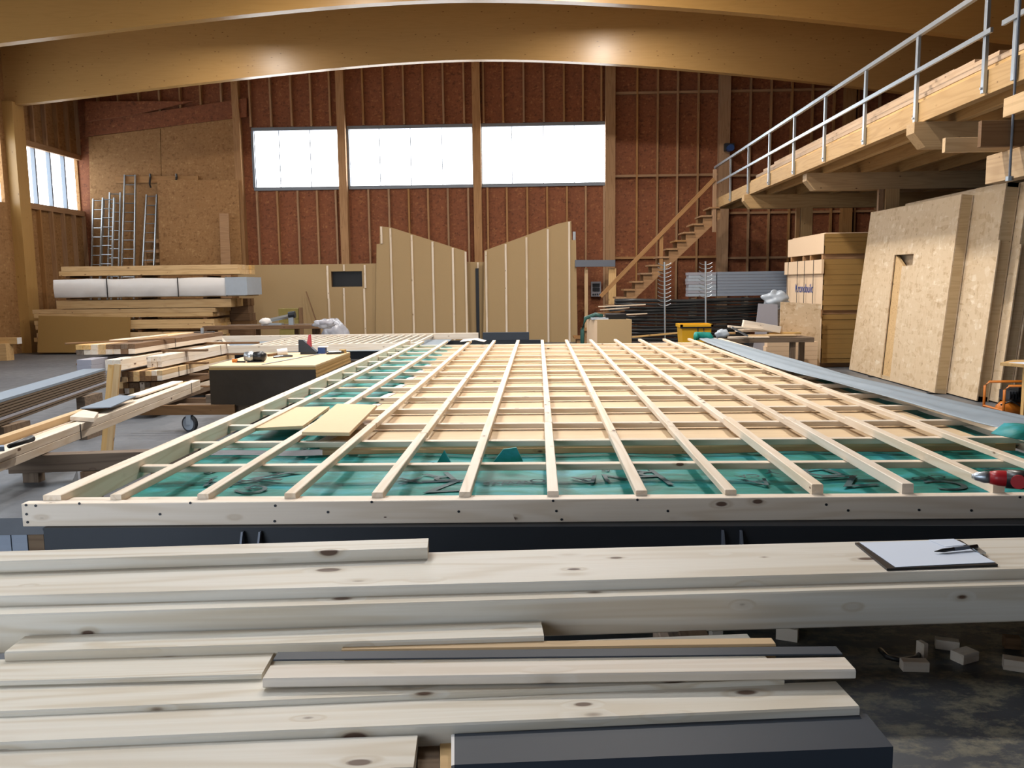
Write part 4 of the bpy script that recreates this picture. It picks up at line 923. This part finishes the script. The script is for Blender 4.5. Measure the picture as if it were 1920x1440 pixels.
# ---- sawhorse table, bag, insulation, stick
yt = 20.6
a, b = PY(384, 613, yt), PY(602, 607, yt); zt_ = (a.z+b.z)/2
tb = thing('work_table', 'rough plank work table on wooden legs before the fibreboard elements', 'table', ((a.x+b.x)/2, yt, 0))
beam('plank', (a.x, yt, zt_), (b.x, yt, zt_), .3, .09, BROWN, tb, 'top'); beam('plank', (a.x+.5, yt+.35, zt_+.01), (b.x-.2, yt+.35, zt_+.01), .3, .09, DUSTY, tb, 'top')
for px in (404, 484, 556, 589, 597): p = PY(px, 612, yt+.2); beam('leg', (p.x, yt+.2, 0), (p.x, yt+.2, zt_-.09), .09, .09, BROWN, tb, 'c', up=(0, -1, 0))
A, B = PY(500, 602, yt), PY(549, 591, yt); sp = thing('guide_rail', 'silver metal guide rail propped up on the work table', 'guide rail', PY(520, 606, yt))
obj('rail', MB().tube([A, B], .055, 6), ALU, sp); obj('end_block', MB().tube([B-V((.1, 0, 0)), B+V((.06, 0, .02))], .085, 8), STEEL, sp); obj('support', MB().box(B.x-.1, B.x+.02, yt-.05, yt+.05, zt_, B.z), GALV, sp); obj('support', MB().box(A.x-.1, A.x+.4, yt-.1, yt+.1, zt_, zt_+.05), GALV, sp)
def blob(name, c, r, mat, seed, parent=None, sq=(1, 1, 1), nu=20, nv=12, amp=.12):
    rnd = random.Random(seed); ph = [rnd.uniform(0, 6) for _ in range(6)]; P = []
    for i in range(nv+1):
        th = math.pi*i/nv; row = []
        for j in range(nu+1):
            f = 2*math.pi*j/nu; k = 1+amp*(math.sin(3*f+ph[0]+2*th)*.5+math.sin(5*f-4*th+ph[1])*.35+math.sin(7*th+2*f+ph[2])*.3)
            row.append((c.x+r*k*sq[0]*math.sin(th)*math.cos(f), c.y+r*k*sq[1]*math.sin(th)*math.sin(f), c.z+r*k*sq[2]*math.cos(th)))
        P.append(row)
    return obj(name, MB().grid(P), mat, parent, smooth=True)
c_ = PY(497, 601, yt-.1); tag(blob('crumpled_paper', V((c_.x, yt-.05, zt_+.09)), .13, WRAP, 3, sq=(1.2, .8, .7)), 'crumpled white paper on the work table', 'paper')
c_ = PY(628, 617, 20.45); bg_ = thing('plastic_bag', 'filled translucent white plastic bag beside the work table', 'plastic bag', (c_.x, 20.45, 0))
blob('bag_body', V((c_.x, 20.45, c_.z-.28)), .42, BAG, 5, bg_, (.82, .8, 1.22), nu=28, nv=18, amp=.1)
blob('bag_neck', V((c_.x-.08, 19.8, c_.z+.16)), .17, BAG, 8, bg_, (1.5, 1, .6), amp=.3)
obj('tie', MB().tube([(c_.x-.16, 19.68, c_.z+.17), (c_.x-.02, 19.66, c_.z+.2), (c_.x+.05, 19.67, c_.z+.17)], .05, 8), GREYB, bg_, smooth=True)
a, b = PY(526, 578, 23), PY(563, 578, 23); ins = thing('insulation_pack', 'yellowish insulation pack standing behind the work table', 'insulation', (a.x, 23, 0))
for k in range(4): obj('insulation_slab', MB().box(a.x, b.x, 22.8, 23.2, a.z*k/4, a.z*(k+.97)/4), YELI, ins)
beam('edge_timber', (b.x+.07, 22.8, 0), (b.x+.07, 22.8, a.z+.02), .09, .09, BROWN, ins, 'c', up=(0, -1, 0))
a, b = PY(574, 547, 24.75), PY(593, 602, 24.2); k = a.z/(a.z-b.z); b = a+(b-a)*k; tag(beam('broom_stick', b, a, .03, .03, BROWN, None, 'c', up=(0, -1, 0)), 'thin brown stick leaning against the long wall element', 'stick')

# ---- chipboard box, black tubes and racks
yb = 18.0; zt_ = PY(1120, 600, yb).z
x0, x1 = PY(1120, 610, yb).x, PY(1185, 610, yb).x; xl_ = PY(1101, 610, yb+.7).x
bxx = thing('chipboard_box', 'plain chipboard box at the far edge of the lattice', 'box', (x0, yb, 0))
Pt = [V((x0, yb, zt_)), V((x1, yb+.05, zt_)), V((x1-.1, yb+.9, zt_)), V((xl_, yb+.7, zt_))]
obj('box_body', MB().hexa([V((p.x, p.y, 0)) for p in Pt], Pt), FIBRE, bxx)
Pt2 = [Pt[0]+V((-.003, -.002, -.01)), Pt[3]+V((-.003, 0, -.01))]
obj('pink_side', MB().prism([V((Pt2[0].x, Pt2[0].y, .02)), V((Pt2[1].x, Pt2[1].y, .02)), Pt2[1], Pt2[0]], (-.004, 0, 0)), PALECARD, bxx)
tag(obj('film_scrap', MB().box(x0-.12, x0+.25, yb+.15, yb+.6, zt_, zt_+.035), LBLUE), 'pale blue film scrap on the chipboard box', 'film')
tag(obj('black_case', MB().box(x0+.2, x1-.1, yb+.2, yb+.7, zt_, zt_+.11), BLACK), 'flat black case on the chipboard box', 'case')
tag(obj('hose', MB().tube([V((xl_-.12, yb+.5, 0)), V((xl_-.12, yb+.5, zt_-.25)), V((xl_-.05, yb+.5, zt_+.02)), V((x0, yb+.5, zt_+.1)), V((x0+.15, yb+.45, zt_+.06))], .045, 8), GREEN, None, smooth=True), 'dark green hose looped over the left end of the chipboard box', 'hose')
yp = 20.4; pipes = thing('black_tube_stack', 'stack of long black tubes and rails below the stairs', 'tube stack', (PY(1280, 600, yp).x, yp, .2))
for r in range(13):
    py = 564+r*6.0; A, B = PY(1128+random.uniform(-14, 30)+(18 if r > 4 else 0), py, yp), PY(1440-r*3, py-2, yp)
    if A.z < .2: continue
    for k in range(3 if r == 0 else 2):
        pts = [V((A.x+(B.x-A.x)*i/8, yp+.13*k+random.uniform(0, .03), A.z+.012*math.sin(i*1.3+r)-.02*math.sin(math.pi*i/8))) for i in range(9)]
        obj('tube', MB().tube(pts, .034+.012*(r % 3 == 0), 6), BLACKR, pipes, smooth=True)
for px in (1180, 1300, 1400): x = PY(px, 600, yp).x; obj('bearer', MB().box(x-.05, x+.05, yp-.1, yp+.4, 0, .42), STEEL, pipes)
for i, (py, mt_) in enumerate(((571, FRAMEW), (577, FRAMEW), (583, BROWN), (588, FRAMEW))):
    a, b = PY(1122+i*3, py+4, yp-.25), PY(1180+random.uniform(-10, 40), py, yp-.1); tag(beam('slat', a, b, .03, .025, mt_, None, 'c'), '%s thin slat sticking out left of the black tubes' % ('topmost', 'second', 'third', 'lowest')[i], 'slat', 'slats by the black tubes')
a, b = PY(1185, 632, yp-.4), PY(1275, 624, yp-.4); tag(beam('slat', a, b, .06, .04, WARM, None, 'c'), 'long wooden slat lying below the black tubes', 'slat')
def rack(label, px, y0, y1, y=20.1):
    a, b = PY(px, y0, y), PY(px+2, y1, y); t = thing('tube_rack_post', label, 'rack post', (b.x, y, 0), 'rack posts with prongs')
    obj('post', MB().tube([(b.x, y, 0), (a.x, y, a.z)], .022, 8), GALV, t)
    n_ = int((a.z-b.z)/.095)
    for k in range(n_):
        z = a.z-.03-.095*k
        for s in (-1, 1): obj('prong', MB().tube([(a.x, y, z-.06), (a.x+s*.1, y-.02, z-.035), (a.x+s*.155, y-.02, z)], .009, 5), GALV, t)
rack('prong rack post standing at the foot of the stairs', 1246, 491, 578); rack('prong rack post before the grey plank pack', 1323, 490, 562)
yg = 22.6; gp = thing('grey_plank_pack', 'pack of weathered grey planks stored under the mezzanine', 'plank pack', (PY(1380, 550, yg).x, yg, 1.2))
for r in range(8):
    py = 510+r*5.7; A, B = PY(1290+random.uniform(-1, 2), py+1.0, yg), PY(1475, py-2, yg); 
    for k in range(2):
        beam('plank', (A.x, yg+.2*k, A.z), (PY(1343, py, yg).x, yg+.2*k, A.z), .19, .075, LBLUE if r % 3 else GREYB, gp, 'top', side=1)
        beam('plank', (PY(1345, py, yg).x, yg+.2*k, A.z+.005), (B.x, yg+.2*k, A.z+.01), .19, .075, GREYW, gp, 'top', side=1)
zz_ = PY(1380, 556, yg).z-.02
for px in (1300, 1400, 1460): x = PY(px, 556, yg).x; obj('bearer', MB().box(x-.05, x+.05, yg, yg+.4, 0, zz_), DUSTY, gp)
# yellow tub
yy = 17.2; c_ = PY(1301, 625, yy); zt_ = PY(1301, 607, yy).z
t = thing('yellow_tub', 'yellow plastic tub with a dark rim behind the lattice', 'tub', (c_.x, yy, 0)); hw = PY(1330, 610, yy).x-c_.x
P1 = [V((c_.x+sx*hw*.78, yy+sy*.24, 0)) for sx, sy in ((-1, -1), (1, -1), (1, 1), (-1, 1))]; P2 = [V((c_.x+sx*hw*.95, yy+sy*.3, zt_-.06)) for sx, sy in ((-1, -1), (1, -1), (1, 1), (-1, 1))]
obj('tub_body', MB().hexa(P1, P2), YEL, t)
q = MB()
for (a0, a1, b0, b1) in ((-1.05, 1.05, -.33, -.28), (-1.05, 1.05, .28, .33), (-1.05, -.9, -.33, .33), (.9, 1.05, -.33, .33)): q.box(c_.x+a0*hw, c_.x+a1*hw, yy+b0, yy+b1, zt_-.06, zt_)
obj('rim', q, YEL, t)
q = MB().box(c_.x-1.06*hw, c_.x+1.06*hw, yy-.335, yy-.325, zt_-.075, zt_-.045); obj('seal', q, BLACK, t)
obj('handle', MB().tube([(c_.x+.02, yy-.31, zt_-.07), (c_.x+.02, yy-.33, zt_-.17), (c_.x+.14, yy-.33, zt_-.17), (c_.x+.14, yy-.31, zt_-.07)], .012, 6), BLACK, t)

# ================================================================ RIGHT: board packs
xk, yk = 5.64, 16.84
def zk(py): return PY(1540, py, yk).z
def pack(label, p0, p1, n_, extra=0, cover=None):
    z1, z0 = zk(p0), max(0, zk(p1)) if p1 < 685 else .1; t = thing('board_pack', label, 'board pack', (xk, yk, z0), 'stacked board packs')
    for k in range(n_):
        j = random.uniform(-.015, .015); a, b = z0+(z1-z0)*k/n_, z0+(z1-z0)*(k+.985)/n_
        obj('sheet', MB().box(xk+j+extra, xk+1.25+j, yk+random.uniform(0, .02), yk+2.4, a, b), FIBRE_D, t)
    obj('end_face', MB().box(xk-.022+extra, xk-.016+extra, yk+.01, yk+2.39, z0+.005, z1-.005), PALECARD, t)
    return t, z0, z1
pack('loose top pack of fibreboard sheets on the tall stack at the right', 438, 476, 5)
pk, z0, z1 = pack('strapped middle pack with blue print on its pale end', 486, 582, 10)
pack('bottom pack of the tall fibreboard stack at the right', 590, 690, 10)
obj('cover_board', MB().box(xk-.07, xk-.025, yk-.05, yk+2.45, z1-.28, z1-.005), PALECARD, pk); obj('base_board', MB().box(xk-.05, xk-.026, yk-.05, yk+2.45, z0-.12, z0+.02), STUD, pk)
for f in (.18, .42, .62, .9): y = yk+2.4*f; obj('strap', MB().box(xk-.076, xk-.071, y-.012, y+.012, z0, z1), STEEL, pk)
Mx = Matrix.Translation((xk-.03, yk+1.15, z0+(z1-z0)*.42)) @ Matrix.Rotation(-math.pi/2, 4, 'Z') @ Matrix.Rotation(math.pi/2, 4, 'X')
obj('lettering', text_mesh('Kronobuild', .26), INKB, pk, Mx)
for nm_, za, h_ in (('upper', z1, zk(476)-z1), ('lower', zk(590), z0-zk(590))):
    for f, fl in ((.1, 'far'), (.45, 'middle'), (.65, 'second'), (.95, 'near')):
        y = yk+2.4*(1-f); tag(beam('spacer', (xk-.01, y, za+h_), (xk+1.2, y, za+h_), .09, h_-.002, STUD, None, 'top'), '%s spacer in the %s gap of the tall board stack' % (fl, nm_), 'spacer', 'spacers in the tall board stack')
for f, fl in ((.1, 'far'), (.9, 'near')): tag(beam('spacer', (xk-.01, yk+2.4*(1-f), .1), (xk+1.2, yk+2.4*(1-f), .1), .1, .1, STUD, None, 'top'), '%s floor bearer under the tall board stack' % fl, 'spacer', 'spacers in the tall board stack')
zt_ = zk(438); tag(obj('thin_board', MB().hexa([V((xk+.02, yk+.05, zt_)), V((xk+1.2, yk-.03, zt_)), V((xk+1.25, yk+2.2, zt_)), V((xk+.05, yk+2.3, zt_))], [V((xk+.02, yk+.05, zt_+.02)), V((xk+1.2, yk-.03, zt_+.02)), V((xk+1.25, yk+2.2, zt_+.02)), V((xk+.05, yk+2.3, zt_+.02))]), PALECARD), 'thin board lying on top of the tall fibreboard stack', 'board')
# OSB sheet, cream boards, work bench with scraps
tag(poly_y('osb_sheet', [(1459, 690), (1464, 566), (1539, 570), (1537, 690)], 16.45, .022, OSBN, None, (.3, 0)), 'upright OSB sheet before the tall fibreboard stack', 'OSB sheet')
cs = thing('cream_board_stack', 'low stack of cream boards under the work bench', 'board stack', PZ(1490, 690, 0))
a, b = PY(1437, 660, 15.9), PY(1533, 660, 15.9); zt_ = PY(1480, 641, 15.9).z
for k in range(7): obj('sheet', MB().box(a.x+random.uniform(-.02, .02), b.x, 15.9, 16.4, zt_*k/7, zt_*(k+.97)/7), PALECARD, cs)
yw = 15.0; a, b = PY(1349, 634, yw), PY(1527, 633, yw); zt_ = (a.z+b.z)/2
wb = thing('work_bench', 'dusty work bench of planks on legs at the far right of the lattice', 'bench', ((a.x+b.x)/2, yw, 0))
for k in range(3): beam('plank', (a.x+.03*k, yw+.2*k, zt_), (b.x-.02*k, yw+.2*k, zt_), .19, .085, DUSTY, wb, 'top', side=1)
for px, dy in ((1373, .1), (1389, .5), (1486, .1), (1503, .5)): p = PY(px, 645, yw+dy); beam('leg', (p.x, yw+dy, 0), (p.x, yw+dy, zt_-.085), .09, .09, DUSTY, wb, 'c', up=(0, -1, 0))
def scrap(label, pts, z, th, mat, name='board_scrap'):
    tag(obj(name, MB().prism([PZ(px, py, z) for px, py in pts], (0, 0, -th)), mat), label, 'scrap', 'scraps on the work bench')
zq = zt_
tag(beam('beam_scrap', PY(1393, 606, yw+.25), PY(1462, 618, yw+.25), .12, .12, WHITE, None, 'c'), 'pale squared timber lying across the scraps on the bench', 'timber')
for i, (x0, x1, dz, dy, w_, mt_, lb) in enumerate(((1362, 1440, .02, .1, .2, FRAMEW, 'wide pale board scrap at the left on the bench'), (1400, 1490, .05, .2, .16, MDF, 'brown board scrap in the middle of the bench'), (1440, 1500, .08, .3, .15, CHIP, 'chipboard scrap at the right on the bench'), (1345, 1378, .09, .3, .1, WARM, 'small block scrap at the left end of the bench'), (1380, 1450, .13, .35, .2, FRAMEW, 'upper pale board scrap on the bench'), (1365, 1430, .16, .15, .12, FRAMEW, 'tilted pale board scrap sticking out over the bench'))):
    a, b = PY(x0, 630, yw+dy), PY(x1, 630, yw+dy); a.z = b.z = zt_+dz
    if i == 5: a.z += .06
    tag(beam('board_scrap', a, b, w_, .035, mt_, None, 'top'), lb, 'scrap', 'scraps on the work bench')
a, b = PY(1372, 614, yw-.05), PY(1402, 630, yw-.05); tag(beam('metal_profile', a, b, .06, .03, GALV, None, 'c'), 'short shiny metal profile slanting on the bench', 'metal profile')
tag(poly_y('grey_sheet', [(1409, 612), (1422, 569), (1458, 571), (1461, 612)], 16.1, .012, GREYB, None, (1.1, 0)), 'grey facade sheet standing behind the bench', 'sheet')
blob_ = PY(1456, 562, 17.2); tag(blob('film_bundle', blob_, .2, LBLUE, 11, None, (1.3, .5, .8), nu=30, nv=20, amp=.3), 'crumpled translucent film beside the strapped board pack', 'film')
c_ = PY(1354, 628, 15.1); tag(blob('blue_film', V((c_.x, 15.1, zt_+.07)), .1, LBLUE, 14, None, (1.2, 1, .8), amp=.2), 'crumpled pale blue film at the left end of the bench', 'film')

# ================================================================ RIGHT: leaning OSB wall elements
LEAN = math.radians(5); up5 = V((math.sin(LEAN), 0, math.cos(LEAN))); nl = V((-math.cos(LEAN), 0, math.sin(LEAN)))
def osb_el(label, x0, pts, th, side=True, topc=None):
    p0 = V((x0, 0, 0)); P = [PP(px, py, p0, nl) for px, py in pts]
    for p in P:
        if p.z < .12: p.z = .02
    return P
def build_el(label, outer, front, th):
    t = thing('osb_wall_element', label, 'wall element', (outer[0].x, outer[0].y, 0), 'OSB wall elements leaning under the mezzanine')
    obj('osb_face', MB().prism(front, -nl*.018), OSBN, t)
    n_ = len(outer); o = [p-nl*.019 for p in outer]
    # frame timbers round the edge
    for a, b in zip(o, o[1:]+o[:1]):
        d = (b-a).normalized(); c_ = sum(o, V())/n_; inn = (c_-a)-(c_-a).dot(d)*d-((c_-a).dot(nl))*nl; inn = inn.normalized()
        q = [a, b, b+inn*.06, a+inn*.06]; obj('frame_timber', MB().hexa([p-nl*th for p in q], q), STUDL, t)
    obj('back_board', MB().prism([p-nl*(th+.001) for p in o], -nl*.018), OSBN, t)
    return t
X1 = 6.01
out = osb_el('', X1, [(1592, 694), (1752, 740), (1803, 364), (1633, 398)], .14)
fr_ = osb_el('', X1, [(1592, 694), (1651, 711), (1677, 478), (1713, 476), (1711, 498), (1691, 499), (1668, 716), (1752, 740), (1803, 364), (1730, 379), (1730, 382), (1633, 398)], .14)
e1 = build_el('front OSB wall element with a door slot, leaning under the mezzanine', out, fr_, .14)
q = osb_el('', X1, [(1651, 711), (1677, 478), (1691, 499), (1668, 716)], .1); q = [p-nl*.03 for p in q]; obj('slot_stud', MB().prism(q, -nl*.05), WARM, e1)
q = osb_el('', X1, [(1651, 711), (1684, 720), (1684, 709), (1651, 700)], .1); obj('threshold', MB().prism([p-nl*.0 for p in q], -nl*.04), WHITE, e1)
def yz_el(label, x0, y0, y1, hgt, step=None):
    b0 = V((x0, y1, .02)); b1 = V((x0, y0, .02)); out = [b0, b1, b1+up5*hgt, b0+up5*hgt]
    fr_ = list(out)
    if step: fr_ = [b0, b1+V((0, -.04, 0)), b1+V((0, -.04, 0))+up5*hgt*step, b1+up5*hgt*step, b1+up5*hgt, b0+up5*hgt]
    return build_el(label, out, fr_, .15)
def edge_y(px, py, x): return PX(px, py, x).y
for i, (x0, px, lb, st_) in enumerate(((6.2, 1828, 'second OSB wall element leaning behind the front one', .74), (6.4, 1868, 'third OSB wall element in the leaning row', .72), (6.6, 1893, 'fourth OSB wall element in the leaning row', .7), (6.8, 1918, 'rearmost OSB wall element at the right picture edge', None))):
    y = edge_y(px, 754, x0); yz_el(lb, x0, y, y+3.2, 3.05-.01*i, st_)
# floor bearers carrying them
for y, lb in ((12.9, 'near floor bearer under the leaning OSB elements'), (15.2, 'far floor bearer under the leaning OSB elements')):
    tag(beam('bearer', (5.95, y, .02), (7.2, y, .02), .09, .02, STEEL, None, 'top'), lb, 'bearer')

# ---- compressor in its orange tube frame, small table with paper
yc = 10.2; p = PZ(1880, 792, 0); co_ = thing('compressor', 'black compressor in an orange tube frame at the right edge', 'compressor', (p.x, p.y, 0))
z1 = PY(1880, 724, p.y).z
for dy in (0, .45): obj('frame_tube', MB().tube([(p.x, p.y+dy, 0), (p.x, p.y+dy, z1-.05), (p.x+.05, p.y+dy, z1), (p.x+.7, p.y+dy, z1), (p.x+.75, p.y+dy, z1-.05), (p.x+.75, p.y+dy, 0)], .016, 8), ORANGE, co_, smooth=True)
for z in (z1*.32,): obj('frame_tube', MB().tube([(p.x, p.y, z), (p.x, p.y+.45, z)], .014, 8), ORANGE, co_)
obj('tank', MB().tube([(p.x+.05, p.y+.22, .12), (p.x+.1, p.y+.22, .12), (p.x+.62, p.y+.22, .12), (p.x+.68, p.y+.22, .12)], [.07, .11, .11, .07], 16), ORANGE, co_, smooth=True)
obj('engine', MB().box(p.x+.14, p.x+.4, p.y+.1, p.y+.36, .23, .34).box(p.x+.2, p.x+.5, p.y+.06, p.y+.32, .3, .42), BLACK, co_)
for k in range(5): obj('cooling_fin', MB().box(p.x+.1+.035*k, p.x+.115+.035*k, p.y+.06, p.y+.3, .27, .37), STEEL, co_)
obj('wheel', MB().tube([(p.x+.3, p.y-.03, .12), (p.x+.3, p.y-.07, .12)], .1, 18), BLACK, co_)
obj('air_hose', MB().tube([(p.x+.02, p.y+.1, .2), (p.x+.1, p.y+.02, .26), (p.x+.2, p.y, .2), (p.x+.25, p.y, .3)], .012, 6), BLACK, co_, smooth=True)
zt_ = .86; a = PZ(1875, 680, zt_); ta = thing('side_table', 'pale table corner with paper at the right picture edge', 'table', (a.x+.5, a.y, 0))
obj('table_top', MB().prism([(a.x, a.y, zt_), (a.x+.25, a.y-.45, zt_), (a.x+1.2, a.y-.4, zt_), (a.x+1.2, a.y+.3, zt_), (a.x+.3, a.y+.3, zt_)], (0, 0, -.03)), WARM, ta)
for dx, dy in ((.35, -.3), (1.1, -.3), (.4, .2), (1.1, .2)): beam('leg', (a.x+dx, a.y+dy, 0), (a.x+dx, a.y+dy, zt_-.03), .06, .06, WARM, ta, 'c', up=(0, -1, 0))
tag(obj('paper_sheet', MB().prism([(a.x+.08, a.y-.02, zt_+.004), (a.x+.28, a.y-.38, zt_+.004), (a.x+.9, a.y-.36, zt_+.004), (a.x+.8, a.y+.1, zt_+.004)], (0, 0, -.004)), PAPER), 'white paper sheet on the table corner at the right edge', 'paper')

# ---- timbers on the suspended beam at the upper right
yh = 8.7; a = PY(1850, 293, yh); b = PY(1849, 346, yh)
hb = thing('suspended_beam', 'glulam beam hung on a steel rod under the mezzanine edge', 'beam', b)
beam('glulam', (a.x+.07, yh, a.z), (a.x+.07, yh-3.2, a.z), .14, a.z-b.z, DECK, hb, 'top')
r_ = PY(1897, 262, yh-.65); obj('rod', MB().tube([(r_.x, yh-.65, b.z-.03), (r_.x, yh-.65, 6.9)], .012, 8), ANTHL, hb); obj('nut', MB().tube([(r_.x, yh-.65, b.z-.04), (r_.x, yh-.65, b.z)], .035, 8), GALV, hb)
obj('shackle', MB().box(r_.x-.02, r_.x+.02, yh-.68, yh-.62, 4.6, 4.75), GALV, hb)
a2 = PY(1770, 263, yh-.3); b2 = PY(1769, 290, yh-.3)
tag(beam('cross_plank', (a2.x, yh-.3, a.z+(a2.z-b2.z)), (a2.x+2.2, yh-.3, a.z+(a2.z-b2.z)), .06, a2.z-b2.z, WARM), 'lower plank lying on the suspended beam with a pale end', 'plank', 'planks on the suspended beam')
a3 = PY(1832, 243, yh-.55); b3 = PY(1831, 269, yh-.55)
zb3 = a.z+(a2.z-b2.z)-.01
tag(beam('cross_plank', (a3.x, yh-.6, a.z+(a3.z-b3.z)+.11), (a3.x+1.8, yh-.6, a.z+(a3.z-b3.z)+.11), .06, a3.z-b3.z+.11, BROWN), 'upper dark plank lying on the suspended beam', 'plank', 'planks on the suspended beam')
a4 = PY(1909, 218, yh-.7); tag(beam('cross_plank', (a4.x, yh-.5, a.z+.45), (a4.x, yh-1.9, a.z+.45), .06, .17, WARM, None, 'top'), 'short plank end at the right picture edge above the suspended beam', 'plank', 'planks on the suspended beam')
